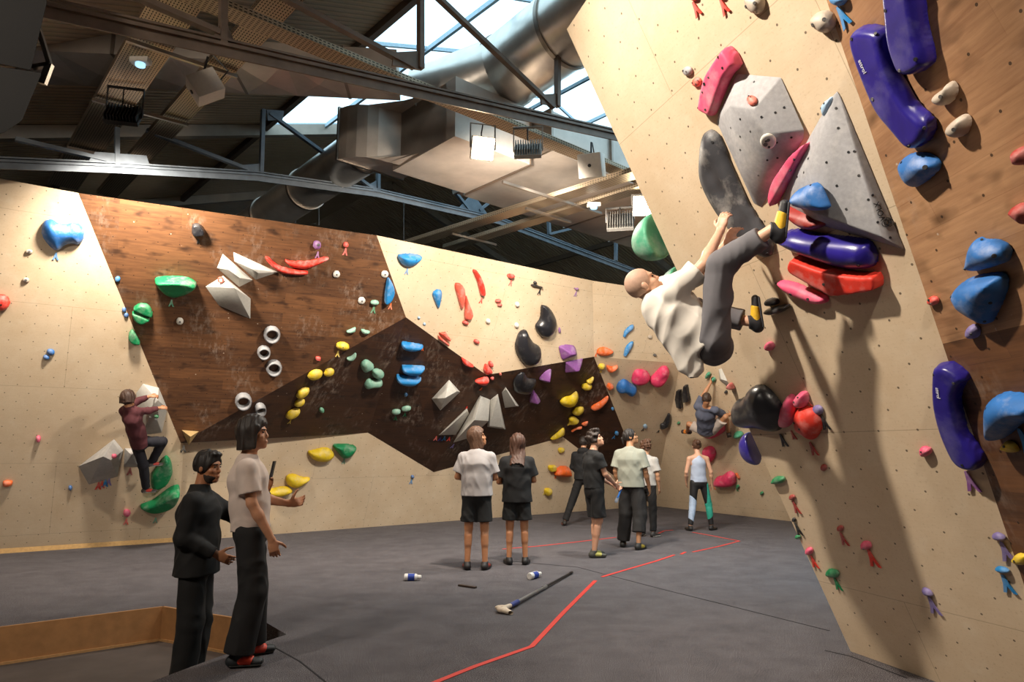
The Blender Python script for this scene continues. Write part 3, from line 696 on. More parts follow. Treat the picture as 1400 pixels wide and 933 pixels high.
hold('lower half of the split round green hold', 'green', FA, [(678, 735), (765, 771), (750, 790), (722, 800), (692, 787), (675, 760)], .17, 'pad')
hold('green half-moon hold tucked against the brown panel edge', 'green', FA, [(672, 826), (690, 840), (706, 868), (718, 900), (690, 904), (662, 890), (652, 862)], .15, 'pad')
hold('larger of the pair of small blue chips, upper one, on left pale panel', 'blue', FE, ell(231, 73, 20, 15, 15), .06, group='blue chips'); hold('smaller of the pair of small blue chips, lower one, on left pale panel', 'blue', FE, ell(211, 97, 16, 12, 5), .06, group='blue chips')
hold('pink round knob low on the left pale panel, without a tag', 'pink', FE, ell(174, 469, 13, 15), .09)
hold('small orange block at bottom left of pale panel', 'orange', FE, [(12, 665), (30, 658), (57, 662), (55, 680), (30, 688), (12, 684)], .08)
hold('tiny round blue foothold low on left pale panel', 'blue', FE, ell(320, 692, 10, 11), .06)
hold('pink round knob with red tag below the green bowl holds', 'pink', FE, ell(578, 808, 18, 17), .1, tags=[(577, 830, 'red')])
V1, pl1 = volume('grey faceted volume with four coloured tags, left of the maroon climber', FE, [(357, 593, 0), (520, 468, 0), (563, 520, 0), (535, 640, 0), (405, 677, 0), (470, 548, .34), (505, 565, .3), (400, 600, .1)], VOLM, tags=[(450, 664, 'red'), (466, 658, 'coral'), (482, 652, 'sky'), (498, 646, 'lilac')])
hold('tiny pink chip sitting on the left grey volume', 'pink', FU, ell(238, 527, 17, 14), .05, plane=(onP(100 + 238 / 4.243, 500 + 527 / 4.243, pl1, .24), pl1[1]))
volume('grey wedge volume hidden behind the knees of the maroon climber', FU, [(292, 588, 0), (298, 480, 0), (390, 480, 0), (380, 590, 0), (338, 520, .2)], VOLM, tags=[(332, 592, 'brick')])
volume('tall pale grey volume under the hands of the maroon climber', FU, [(365, 160, 0), (405, 105, 0), (497, 128, 0), (497, 165, 0), (548, 250, 0), (515, 390, 0), (400, 405, 0), (380, 300, 0), (490, 200, .26), (440, 300, .26), (490, 320, .2)], VOLL)
hold('tiny dark green chip on the tall pale grey volume', 'green', FU, ell(483, 297, 15, 11), .05, plane=(onP(100 + 483 / 4.243, 500 + 297 / 4.243, pl1, .26), pl1[1]))
hold('green dome hold under the raised foot of the maroon climber', 'green', FE, [(688, 650), (700, 622), (730, 585), (757, 550), (780, 575), (787, 615), (780, 650), (755, 688), (715, 706), (692, 697)], .2, 'pad', tilt=(0, .3), rim=.3, N=34)
hold('green bowl ledge with tag under the lower foot of the maroon climber', 'green', FE, [(640, 786), (700, 760), (770, 708), (816, 693), (817, 725), (793, 775), (745, 808), (695, 820), (655, 806)], .3, 'pad', tilt=(.2, .5), tags=[(710, 824, 'mint')], N=34, rim=.3)
volume('small raw wood pyramid at lower left corner of the brown panel', FE, [(827, 427, 0), (907, 433, 0), (860, 498, 0), (868, 458, .22)], mat('raw_ply_volume', 'b99a68', .7), tags=[(838, 496, 'dark')])
# ---------------------------------------------------------------- brown panel
hold('green bowl-shaped ledge on the brown panel', 'green', FA, [(790, 572), (860, 562), (950, 566), (1003, 597), (980, 632), (930, 660), (880, 670), (840, 652), (805, 612)], .3, 'pad', tilt=(0, .7), rim=.3, tags=[(876, 670, 'mint')], N=36)
hold('black rocky lump near top left of brown panel', 'black', FA, [(976, 300), (995, 284), (1020, 288), (1047, 322), (1040, 347), (985, 349)], .16, 'pad', tags=[(1014, 360, 'black', .07)])
for lab, fr, x, y in (('white screw-on disc right of the split green hold', FA, 918, 782), ('white screw-on disc below the red bananas on brown panel', FB, 784, 355), ('white screw-on disc beside the blue half-moon hold', FB, 1031, 355), ('white screw-on disc left of the small mint hold with green tag', FB, 913, 490)):
    hold(lab, 'white', fr, ell(x, y, 20, 20), .06, group=G, bolts=[(x, y, .02)])
volume('upper right blade of the grey volume trio on brown panel', FB, [(256, 240, 0), (488, 345, 0), (372, 384, 0), (261, 288, 0), (350, 328, .18), (385, 350, .15)], VOLL)
volume('middle blade of the grey volume trio on brown panel', FB, [(203, 249, 0), (358, 385, 0), (288, 421, 0), (173, 323, 0), (232, 332, .17), (290, 374, .17)], VOLL)
V3, pl3 = volume('largest lowest block of the grey volume trio on brown panel', FB, [(115, 418, 0), (205, 362, 0), (347, 480, 0), (345, 584, 0), (183, 515, 0), (262, 425, .32)], VOLL)
hold('small pink ring screwed to the lowest block of the grey trio', 'coral', FB, ell(193, 384, 17, 17), .03, hole=(193, 384, 8), plane=(onP(250 + 193 / 3.733, 280 + 384 / 3.733, pl3, .12), pl3[1]), N=20)
hold('left red banana hold, sloping down, on brown panel', 'red', FB, [(416, 266), (440, 266), (490, 308), (560, 328), (635, 336), (634, 360), (550, 361), (490, 346), (440, 306)], .14, tilt=(0, .3), N=36)
hold('right red banana hold, curving up, on brown panel', 'red', FB, [(518, 280), (560, 286), (640, 286), (733, 265), (747, 280), (700, 306), (640, 329), (590, 329), (540, 311)], .16, tilt=(0, .3), bolts=[(632, 292)], N=36)
hold('small purple knob with tag near top of brown panel', 'purple', FB, ell(686, 208, 22, 24), .14, tags=[(690, 238, 'purple')], bolts=[(690, 200, .03)])
hold('small red knob with tag at top right of brown panel', 'red', FB, ell(833, 206, 14, 15), .1, tags=[(832, 220, 'red', .12)])
hold('blue half-moon hold at right edge of brown panel', 'sky', FB, [(1050, 374), (1074, 410), (1082, 450), (1066, 492), (1036, 510), (1033, 470), (1040, 412)], .18, 'pad', rim=.4, tags=[(1062, 502, 'orange')])
hold('mint hold with green tag beside chalk marks on brown panel', 'teal', FB, ell(980, 501, 23, 14), .1, tags=[(976, 515, 'green', .13)])
hold('left of two mint crimps above the yellow egg', 'teal', FB, [(836, 645), (865, 632), (884, 626), (880, 650), (856, 658), (838, 655)], .1); hold('right of two mint crimps above the yellow egg', 'teal', FB, [(910, 635), (935, 640), (957, 648), (948, 660), (925, 662), (912, 650)], .1)
hold('topmost yellow egg hold with a tag', 'yellow', FB, ell(817, 724, 36, 22, 8), .14, tags=[(793, 745, 'yellow')], bolts=[(815, 722, .012)])
hold('tiny red cube below the topmost yellow egg', 'red', FB, [(678, 780), (690, 777), (704, 782), (702, 796), (688, 798), (679, 793)], .08, 'pad')
RG = 'grey ring holds'
for lab, fr, x, y, r, ri in (('uppermost grey ring hold on brown panel', FB, 455, 666, 44, 25), ('smaller grey ring hold between two larger rings', FB, 414, 757, 35, 20), ('third grey ring hold, below the smaller one', FB, 465, 836, 42, 24), ('lowest large grey ring hold above the dark-haired visitor', FQ, 255, 232, 92, 52), ('lowest small grey ring hold above the dark-haired visitor', FQ, 440, 315, 60, 38)):
    hold(lab, 'grey', fr, ell(x, y, r, r), .16, 'dome', hole=(x, y, ri), group=RG, N=34)
YG = 'yellow egg holds'
hold('larger yellow egg of the pair below the tiny red cube', 'yellow', FB, ell(677, 872, 41, 24, -20), .14, group=YG); hold('smaller yellow egg of the pair below the tiny red cube', 'yellow', FB, ell(747, 859, 30, 19, -22), .12, group=YG)
hold('top yellow egg of the lower column of three', 'yellow', FQ, ell(890, 143, 84, 42, -33), .14, group=YG); hold('middle yellow egg of the lower column of three', 'yellow', FQ, ell(855, 247, 64, 35, -25), .12, group=YG)
hold('bottom yellow egg with tag of the lower column of three', 'yellow', FQ, ell(785, 365, 88, 43, -28), .14, group=YG, tags=[(758, 420, 'yellow', .09)])
hold('mint crescent between brown panels below the topmost egg', 'teal', FB, [(836, 785), (860, 775), (884, 758), (886, 775), (868, 795), (845, 798)], .1)
hold('topmost of the three mint rocky lumps on dark panel', 'teal', FB, [(912, 812), (940, 796), (972, 815), (977, 835), (950, 850), (925, 858), (910, 835)], .16)
hold('middle of the three mint rocky lumps on dark panel', 'teal', FB, [(968, 850), (995, 842), (1025, 855), (1028, 875), (1000, 892), (972, 880)], .15); hold('lowest widest of the three mint rocky lumps on dark panel', 'teal', FHH, [(72, 180), (95, 155), (125, 160), (165, 158), (168, 180), (145, 195), (110, 198), (80, 203)], .16)
hold('tiny mint foothold right of the lowest yellow eggs', 'mint', FQ, ell(1088, 322, 30, 26, 20), .08)
# ---------------------------------------------------------------- dark panel
hold('topmost of three blue ledge holds on dark panel, with orange tag', 'sky', FC, [(217, 664), (260, 664), (345, 680), (349, 695), (312, 715), (270, 720), (225, 702)], .18, tilt=(0, .6), tags=[(348, 690, 'orange', .07)])
hold('middle of three blue ledge holds on dark panel', 'sky', FHH, [(268, 86), (300, 82), (388, 88), (390, 105), (370, 130), (320, 137), (275, 119)], .2, tilt=(0, .6)); hold('lowest of three blue ledge holds on dark panel', 'sky', FHH, [(240, 133), (280, 139), (370, 147), (368, 164), (340, 188), (290, 191), (246, 170)], .22, tilt=(0, .6))
hold('tiny round blue foothold on dark panel under the blue ledges', 'sky', FHH, ell(291, 234, 10, 10), .06)
hold('left of two mint crimps with tags on dark panel', 'teal', FHH, ell(240, 326, 26, 14, -3), .1, tags=[(238, 344, 'green')]); hold('right of two mint crimps with tags on dark panel', 'teal', FHH, ell(293, 309, 28, 14, -8), .1, tags=[(287, 326, 'green')])
volume('small pale folded volume left of the big grey trio on dark panel', FT, [(0, 437, 0), (160, 262, 0), (222, 350, 0), (262, 374, 0), (80, 545, 0), (22, 455, 0), (125, 430, .28), (232, 368, .12)], VOLL)
volume('narrow pale blade volume with coloured tags on dark panel', FT, [(62, 770, 0), (322, 520, 0), (342, 575, 0), (222, 765, 0), (115, 735, .14), (325, 545, .1)], VOLL, tags=[(325, 500, 'red', .07), (45, 775, 'red', .12), (85, 778, 'violet', .12), (122, 775, 'sky', .12), (165, 780, 'red', .12)])
volume('largest pale volume, long and pointed, on dark panel', FT, [(440, 405, 0), (535, 445, 0), (505, 645, 0), (360, 790, 0), (197, 838, 0), (390, 632, .38), (520, 640, .22), (450, 430, .12)], VOLL, tags=[(205, 845, 'lilac', .12)])
volume('pale wedge volume standing right of the largest one', FT, [(536, 445, 0), (605, 390, 0), (675, 717, 0), (505, 693, 0), (600, 420, .12), (650, 700, .26), (530, 685, .22)], VOLL)
volume('smallest pale wedge volume under the red bowl', FT, [(640, 380, 0), (675, 328, 0), (798, 505, 0), (668, 520, 0), (680, 350, .1), (770, 500, .2)], VOLL)
hold('black chalked hold at the top of the dark panel, right of small wedge', 'black', FD, [(105, 800), (130, 770), (165, 755), (190, 790), (240, 800), (228, 850), (190, 890), (120, 882), (98, 840)], .2, near=True, N=34)
PG = 'purple pyramid holds'
hold('purple pointed hold above the dark panel corner', 'purple', FD, [(385, 600), (430, 585), (480, 592), (498, 630), (495, 660), (440, 680), (407, 688), (390, 650)], .28, 'cone', group=PG); hold('purple pointed hold straddling the top edge of the dark panel', 'purple', FD, [(420, 700), (535, 675), (530, 715), (490, 765), (415, 773)], .26, 'cone', smooth=False, group=PG)
hold('purple pointed hold left below the straddling one', 'purple', FD, [(263, 803), (300, 760), (340, 745), (336, 800), (325, 832), (270, 818)], .26, 'cone', group=PG); hold('lowest purple pointed hold, beside the black chalked hold', 'purple', FT, [(902, 478), (938, 368), (960, 390), (998, 445), (1005, 480), (930, 492)], .24, 'cone', group=PG)
YY = 'yellow blobs on the dark panel'
hold('topmost yellow blob on right of dark panel', 'yellow', FI, [(205, 72), (218, 65), (238, 53), (241, 65), (230, 82), (212, 84)], .12, group=YY); hold('second yellow blob from top on dark panel', 'yellow', FI, ell(208, 99, 25, 15, -3), .14, group=YY)
hold('largest yellow horn-shaped hold on right of dark panel', 'yellow', FI, [(90, 168), (110, 150), (140, 142), (165, 123), (173, 145), (155, 180), (122, 194), (95, 184)], .2, group=YY); hold('yellow blob below the yellow horn', 'yellow', FI, [(140, 215), (160, 195), (190, 192), (196, 210), (175, 228), (150, 227)], .14, group=YY)
hold('yellow hold with pointed tail right of dark panel centre', 'yellow', FI, [(125, 242), (150, 236), (174, 256), (155, 270), (132, 271), (117, 283), (127, 263)], .15, group=YY); hold('lowest yellow spike on dark panel edge', 'yellow', FI, [(44, 337), (75, 310), (105, 287), (108, 312), (85, 328), (55, 339)], .14, group=YY)
hold('orange sausage hold on right of dark panel', 'orange', FI, [(226, 192), (270, 165), (304, 141), (306, 160), (275, 194), (240, 207)], .14); hold('lower orange crimp beside the yellow tail hold', 'orange', FI, [(136, 298), (160, 283), (186, 280), (182, 290), (160, 292), (142, 304)], .08); hold('upper orange crimp beside the yellow tail hold', 'orange', FI, [(183, 266), (213, 255), (212, 270), (196, 278)], .08)
hold('small blue dot hold near right edge of dark panel', 'sky', FI, ell(325, 198, 7, 7), .06); hold('blue foothold with tag near the tip of the dark panel', 'sky', FI, ell(344, 310, 10, 9), .08, tags=[(334, 318, 'sky', .12)])
# ---------------------------------------------------------------- pale panel right of brown one
hold('blue bowl hold at top of the back pale panel', 'sky', FC, [(206, 130), (270, 121), (335, 130), (340, 152), (315, 186), (270, 206), (230, 191), (208, 158)], .24, tilt=(0, .5), tags=[(254, 206, 'sky')], bolts=[(292, 150, .012)])
hold('blue and white teardrop hold on the back pale panel', 'sky', FC, [(408, 362), (440, 336), (463, 346), (465, 385), (446, 455), (426, 420)], .15, near=True, N=26)
hold('upper long red chalked hold of the pair on back pale panel', 'coral', FC, [(544, 312), (565, 296), (595, 318), (607, 360), (602, 420), (586, 461), (566, 400)], .14, 'pad', near=True, N=30); hold('lower long red chalked hold of the pair on back pale panel', 'coral', FC, [(612, 372), (628, 415), (654, 490), (634, 525), (605, 512), (606, 445)], .14, 'pad', near=True, N=30)
hold('curved red sausage with tag at top of back pale panel', 'red', FC, [(653, 225), (670, 216), (696, 250), (721, 310), (728, 368), (706, 381), (695, 350), (680, 290)], .15, tags=[(705, 384, 'red')], N=30)
hold('small red oval just under the long red pair', 'red', FC, ell(607, 541, 20, 13, 25), .08); hold('small lone red oval in middle of back pale panel', 'red', FC, ell(675, 655, 19, 14, 30), .08)
hold('upper of two small red ovals beside the red sausage', 'red', FC, ell(806, 407, 18, 11, -10), .08); hold('lower of two small red ovals beside the red sausage', 'red', FC, ell(815, 432, 15, 9, -12), .07)
hold('upper half of the split red hold at the dark panel edge', 'coral', FC, [(446, 602), (487, 596), (518, 640), (513, 657)], .1, 'pad', smooth=False); hold('lower half of the split red hold at the dark panel edge', 'coral', FC, [(440, 614), (510, 672), (505, 686), (445, 641)], .1, 'pad', smooth=False)
hold('red wedge on the slanting edge above the dark panel', 'red', FC, [(582, 754), (608, 766), (660, 806), (622, 808), (592, 790)], .12); hold('red leaf hold at the corner above the dark panel', 'red', FC, [(722, 802), (736, 789), (766, 825), (770, 850), (737, 856), (718, 832)], .12); hold('small red oval right of the red leaf hold', 'red', FC, ell(762, 792, 14, 21, -25), .09)
hold('red bowl with chalked top on dark panel corner', 'red', FT, [(400, 290), (440, 262), (520, 247), (518, 290), (485, 322), (440, 318)], .2, tilt=(0, .5), tags=[(459, 330, 'orange', .08)], near=True, N=24); hold('tiny red cube right of the chalked red bowl', 'red', FT, [(535, 245), (568, 240), (566, 262), (540, 266)], .06); hold('tiny coral tag-like foothold above the dark panel edge', 'coral', FT, ell(628, 213, 11, 14, 20), .05)
hold('red bowl with tag high on the back pale panel', 'red', FC, [(864, 247), (884, 243), (904, 248), (900, 266), (882, 274), (868, 266)], .14, tags=[(885, 276, 'red', .12)]); hold('black wing-shaped hold with tag high on back pale panel', 'black', FC, [(1006, 308), (1028, 305), (1050, 312), (1076, 322), (1070, 330), (1040, 322), (1010, 316)], .12, tags=[(1060, 332, 'black', .12)]); hold('small black ball above the black wing hold', 'black', FC, ell(1030, 296, 10, 9), .07)
for k, (x, y, lab) in enumerate([(922, 430, 'white screw-on disc highest on the back pale panel'), (745, 531, 'white screw-on disc left of the big black kidneys'), (918, 556, 'white screw-on disc just above the lower black kidney')]): hold(lab, 'white', FC, ell(x, y, 14, 17), .07, group=G)
hold('left of two tiny grey chips at slanting panel edge', 'pale', FC, ell(324, 510, 9, 9), .04); hold('right of two tiny grey chips at slanting panel edge', 'pale', FC, ell(357, 548, 9, 9), .04)
hold('upper of two big black kidney holds on back pale panel', 'black', FD, [(280, 345), (322, 360), (355, 410), (365, 452), (350, 512), (310, 546), (275, 540), (246, 502), (242, 470), (268, 430), (274, 380)], .26, N=40); hold('lower of two big black kidney holds on back pale panel', 'black', FD, [(183, 497), (205, 540), (230, 575), (265, 600), (273, 650), (250, 700), (205, 720), (165, 702), (130, 650), (118, 590), (135, 530), (158, 503)], .28, bolts=[(222, 697, .015)], N=40)
hold('thin purple sliver beside the upper black kidney', 'purple', FD, ell(378, 496, 7, 19), .06); hold('small purple hold with tag at top of back pale panel', 'purple', FD, [(469, 238), (480, 241), (491, 238), (488, 250), (480, 254), (472, 250)], .08, tags=[(480, 256, 'purple', .12)])
# ---------------------------------------------------------------- right end of the back wall
hold('orange leaf-shaped hold above the pinks in the corner', 'orange', FD, [(604, 630), (620, 606), (660, 602), (708, 628), (680, 652), (640, 656), (612, 648)], .14, tags=[(600, 636, 'orange', .08)]); hold('yellow blob beside tip of the dark panel in the corner', 'yellow', FD, [(613, 715), (632, 702), (655, 710), (650, 730), (632, 738), (616, 732)], .12, tags=[(632, 738, 'yellow', .07)])
hold('upper orange crescent in the shaded corner', 'orange', FD, [(666, 714), (700, 722), (733, 714), (725, 735), (695, 752), (670, 748)], .14); hold('small orange horn in the shaded corner', 'orange', FD, [(666, 835), (680, 822), (709, 838), (700, 852), (675, 862), (664, 848)], .14)
hold('blue two-lobed hold below the pinks in the corner', 'blue', FD, [(727, 850), (745, 818), (780, 805), (815, 828), (850, 848), (843, 883), (805, 900), (775, 880), (735, 879)], .26, N=30)
hold('left of two pink lobes in the shaded corner', 'hot', FD, [(820, 803), (835, 757), (873, 743), (918, 758), (933, 792), (900, 826), (850, 836), (823, 824)], .26, N=28); hold('right pink bean of the two in the shaded corner', 'hot', FD, [(932, 800), (960, 770), (1000, 730), (1035, 724), (1051, 755), (1035, 800), (1000, 836), (955, 846), (931, 826)], .28, N=28, dents=[(.1, .1, .35, .2)])
hold('upper small blue sausage near the head of the leaning climber', 'sky', FD, [(764, 532), (775, 500), (805, 470), (828, 463), (826, 490), (792, 520), (775, 544)], .1); hold('lower small blue sausage near the back of the leaning climber', 'sky', FD, [(767, 650), (775, 610), (800, 575), (826, 564), (823, 595), (796, 640), (778, 661)], .1)
hold('tiny dark dot hold on the right corner panel', 'dark', FD, ell(957, 648, 11, 8), .06); hold('pale round dot hold behind the shirt of the leaning climber', 'tan', FD, ell(928, 538, 14, 13), .06)
hold('left of two upright black slabs on the right corner wall', 'black', FR, [(147, 312), (178, 312), (182, 380), (190, 463), (148, 448), (136, 380)], .14, 'slab', smooth=False); hold('right of two upright black slabs on the right corner wall', 'black', FR, [(203, 275), (228, 275), (238, 340), (252, 402), (204, 413), (192, 345)], .14, 'slab', smooth=False)
hold('black hold with chalk and tag near the corner crease', 'black', FR, [(68, 520), (85, 498), (102, 512), (103, 565), (85, 600), (45, 622), (15, 628), (18, 585), (40, 580)], .18, tags=[(6, 628, 'black', .1)], near=True, N=24)
hold('small grey-blue foothold in the shaded corner', 'pale', FI, ell(474, 278, 10, 10), .07, tags=[(466, 284, 'dark', .1)])
hold('upper green grip near the raised hand of the boy', 'mint', FR, ell(393, 196, 17, 26, 20), .14, N=16); hold('green grip held by the raised hand of the boy', 'mint', FR, ell(434, 234, 18, 21), .14, N=16)
hold('tiny black dot hold right of the boy climber', 'black', FR, ell(538, 329, 13, 13), .07); hold('tiny green dot hold left of the boy climber', 'green', FR, ell(161, 576, 12, 12), .07)
volume('pale wedge volume at top of the right corner wall', FR, [(480, 145, 0), (530, 135, 0), (600, 310, 0), (575, 308, 0), (490, 235, 0), (560, 245, .22), (500, 225, .2)], VOLL); hold('red chip below the pale wedge volume by the leaning wall', 'brick', FR, [(560, 260), (580, 265), (600, 308), (575, 306), (552, 290)], .08)
hold('dark pink bulge the boy climber sits against', 'hot', FR, [(355, 660), (390, 610), (470, 570), (520, 565), (530, 620), (500, 670), (440, 700), (385, 690)], .35, N=26); hold('dark pink round hold behind the woman in leggings', 'hot', FR, [(345, 800), (370, 775), (410, 768), (443, 795), (450, 840), (425, 885), (385, 910), (355, 870)], .24, N=24)
hold('pink bean hold low on the right wall', 'hot', FI, [(782, 527), (795, 512), (820, 505), (848, 487), (875, 498), (881, 520), (878, 548), (850, 558), (800, 555), (784, 543)], .28, tags=[(787, 552, 'orange', .08)], N=28)
hold('small orange sausage beside the low pink bean', 'orange', FI, [(884, 493), (893, 492), (906, 513), (898, 517)], .06); hold('small green foothold below the orange sausage', 'green', FI, ell(895, 553, 8, 9), .07, tags=[(890, 558, 'green', .09)]); hold('lone tiny green foothold near base of leaning wall', 'green', FN, ell(260, 826, 11, 10, -30), .07)
hold('green ball hold under the front foot of the boy', 'mint', FR, ell(635, 673, 36, 26, 10), .2, N=20)
# lower pale strip
hold('yellow winged hold, uppermost of the yellow steps behind the two visitors', 'yellow', FG, [(478, 186), (500, 180), (540, 172), (563, 190), (560, 207), (540, 220), (510, 219), (490, 208)], .22, N=28); hold('yellow spatula hold, middle of the yellow steps', 'yellow', FG, [(407, 268), (430, 258), (460, 268), (487, 272), (470, 290), (440, 305), (412, 294)], .2, N=28); hold('yellow spatula hold, lower of the yellow steps', 'yellow', FG, [(349, 312), (380, 302), (415, 300), (428, 316), (400, 330), (370, 334), (350, 326)], .2, N=28); hold('yellow hold mostly hidden by the visitor in pale T-shirt', 'yellow', FG, [(325, 405), (340, 398), (357, 415), (340, 430), (325, 425)], .16)
hold('green scooped hold with tag right of the yellow steps', 'green', FG, [(560, 166), (590, 161), (632, 167), (634, 182), (616, 206), (592, 209), (574, 188)], .24, tags=[(595, 206, 'mint')], tilt=(0, .3), dents=[(0, .3, .35, .35)], N=28)
hold('tiny blue foothold with tag on the low pale strip', 'blue', FHH, ell(327, 670, 9, 9), .07, tags=[(322, 678, 'sky', .12)])
hold('small yellow cube above the orange dome, lower right of dark panel', 'yellow', FI, [(78, 380), (92, 374), (107, 380), (103, 395), (88, 402), (80, 396)], .1); hold('yellow square hold left of the orange dome', 'yellow', FI, [(36, 460), (66, 457), (67, 480), (42, 485)], .14, 'pad'); hold('orange dome on the low pale strip', 'orange', FI, [(64, 502), (78, 472), (105, 460), (133, 470), (138, 506), (100, 511)], .26, N=24, tags=[(66, 500, 'orange', .08)]); hold('lowest yellow blob with tag near the curly-haired man', 'yellow', FI, [(16, 568), (32, 560), (50, 566), (48, 585), (33, 597), (20, 590)], .16, tags=[(14, 574, 'yellow', .09)])
# ---------------------------------------------------------------- big leaning wall (right)
def Rh(*a, **k): k.setdefault('near', True); k.setdefault('plane', None); return hold(*a, **k)
KG = 'tan pebble holds'
Rh('tan pebble with two bolt holes at the top edge of the picture', 'tan', FJ, [(455, -10), (490, -35), (540, -25), (557, 15), (545, 62), (515, 78), (475, 55)], .09, bolts=[(484, 31, .014), (532, 10, .012)], group=KG, N=30)
Rh('tan pebble with two bolt holes at the brown panel edge', 'tan', FJ, [(808, 100), (835, 68), (880, 58), (915, 75), (932, 115), (915, 160), (875, 180), (835, 160), (812, 130)], .11, bolts=[(847, 125, .015), (901, 97, .013)], group=KG, N=32)
Rh('red foothold with tag cut off at top left of leaning wall', 'coral', FJ, ell(190, -14, 22, 20), .04, tags=[(190, 8, 'red', .09)], N=18); Rh('second red foothold with tag cut off at top of leaning wall', 'coral', FJ, ell(335, -20, 20, 16), .04, tags=[(336, -6, 'red', .09)], N=18)
Rh('small grey pebble at upper left of leaning wall', 'grey', FJ, ell(155, 378, 26, 27), .04, bolts=[(140, 374, .009), (158, 377, .006)], N=24); Rh('small coral pebble beside the pink rail', 'coral', FJ, ell(203, 436, 24, 28, 20), .04, bolts=[(190, 437, .006), (208, 443, .006), (217, 425, .006)], N=24)
Rh('long pink rail at upper left of leaning wall', 'pink', FJ, [(345, 262), (362, 248), (388, 272), (423, 330), (418, 360), (378, 410), (345, 480), (312, 560), (287, 617), (272, 621), (214, 593), (207, 575), (222, 490), (250, 400), (298, 325)], .13, 'pad', tilt=(.2, 0), bolts=[(347, 294, .01), (371, 351, .01), (290, 404, .009), (265, 439, .014), (252, 484, .008), (220, 570, .008), (266, 577, .01)], N=54)
CA, nA = hit(1045, 180); PLA = (CA, nA)
VA, _ = volume('big concrete grey faceted boulder volume near top of leaning wall', PX, [(1007, 100, 0), (1068, 105, 0), (1100, 178, .02), (1099, 190, 0), (1041, 284, 0), (1030, 278, 0), (1012, 236, .1), (980, 168, 0), (981, 158, 0), (998, 145, .11), (1031, 149, .133), (1044, 183, .14)], VOLD, plane=(CA, nA), bev=.008)
VB, _ = volume('largest concrete grey pyramid volume with printed lettering', PX, [(1146, 122, 0), (1137, 132, 0), (1085, 225, 0), (1069, 276, 0), (1100, 302, 0), (1238, 342, 0), (1232, 335, .01), (1108, 230, .1), (1133, 298, .13), (1205, 324, .07), (1143, 168, .04)], VOLD, plane=(CA, nA), bev=.008)
def bolt_dots(root, pts, pl, hgt, m, r=.0065):
    """bolt holes pressed into a volume's facets: each sits on the facet under it"""
    dg = bpy.context.evaluated_depsgraph_get()
    sh = [o for o in root.children if o.name.startswith('volume_shell')][0]
    bpy.context.view_layer.update(); inv = sh.matrix_world.inverted()
    for x, y in pts:
        o = inv @ Vector(CAM); d = inv.to_3x3() @ Vector(ray(x, y)); ok, loc, nr, _ = sh.ray_cast(o, d.normalized())
        if not ok: continue
        w = np.array(sh.matrix_world @ loc); nn = np.array((sh.matrix_world.to_3x3() @ nr).normalized())
        MB().tube([w - nn * .004, w + nn * .002], r, 10).build('bolt_hole', m, root)
def onshell(root, x, y):
    sh = [o for o in root.children if o.name.startswith('volume_shell')][0]; bpy.context.view_layer.update(); inv = sh.matrix_world.inverted()
    ok, loc, nr, _ = sh.ray_cast(inv @ Vector(CAM), (inv.to_3x3() @ Vector(ray(x, y))).normalized())
    if not ok: raise Exception('shell miss %s %s' % (x, y))
    return np.array(sh.matrix_world @ loc), np.array((sh.matrix_world.to_3x3() @ nr).normalized())
DOT = hmat('dark')
bolt_dots(VA, [(1031, 112), (1060, 154), (1072, 147), (1012, 163), (999, 175), (1026, 180), (1012, 187), (1012, 205), (1082, 188), (1062, 195), (1049, 219), (1063, 216), (1037, 240), (1041, 160)], PLA, 0, DOT)
bolt_dots(VB, [(1143, 148), (1146, 175), (1130, 222), (1160, 208), (1168, 207), (1144, 254), (1157, 286), (1174, 240), (1187, 273), (1193, 267), (1200, 304), (1217, 325), (1099, 236), (1105, 217), (1090, 242)], PLA, 0, DOT)
Rh('small pink pebble on the grey boulder volume', 'coral', FJ, ell(497, 533, 28, 28), .04, plane=onshell(VA, 1027, 137), bolts=[(487, 517, .006), (497, 522, .005)], N=22)
Rh('white round disc with black holes on the grey boulder volume', 'white', FJ, ell(584, 752, 44, 42), .03, 'pad', plane=onshell(VA, 1050, 194), bolts=[(571, 762, .018), (586, 738, .014), (590, 775, .01), (575, 742, .012)], N=28)
Rh('pale blue chip behind the tip of the grey pyramid volume', 'pale', FJ, [(866, 562), (915, 515), (926, 532), (902, 600), (876, 616)], .05, bolts=[(872, 573, .008), (891, 547, .008)], N=24)
Rh('pink and white curved rail between the two grey volumes', 'pink', FL, [(402, 55), (396, 100), (350, 180), (292, 280), (240, 370), (215, 402), (203, 340), (225, 260), (262, 200), (322, 118)], .12, 'pad', bolts=[(355, 140, .009), (262, 208, .009), (330, 200, .009)], N=44)
Rh('long black pinch hold gripped by the leaning climber', 'charcoal', (924, 160, 4.443), [(128, 260), (140, 150), (165, 90), (205, 78), (245, 105), (275, 165), (310, 260), (350, 350), (400, 470), (470, 590), (530, 680), (570, 745), (582, 820), (560, 860), (520, 862), (460, 830), (370, 750), (310, 690), (240, 600), (170, 480), (130, 370)], .15, tilt=(.25, 0), dents=[(.0, .45, .16, .35), (.05, .15, .18, .45), (.12, -.15, .18, .45), (.22, -.45, .16, .35)], bolts=[(238, 146, .012), (562, 828, .014)], N=64)
Rh('blue sloper bolted on the lower left of the grey pyramid volume', 'blue', FL, [(318, 350), (345, 310), (400, 285), (437, 278), (465, 310), (492, 370), (502, 415), (450, 427), (400, 420), (340, 402)], .14, plane=onshell(VB, 1108, 262), bolts=[(351, 381, .016), (422, 285, .008)], N=40)
Rh('dark red hold tucked under the grey pyramid volume', 'brick', FL, [(290, 405), (340, 415), (420, 440), (512, 482), (480, 510), (440, 527), (370, 512), (310, 462)], .14, N=34)
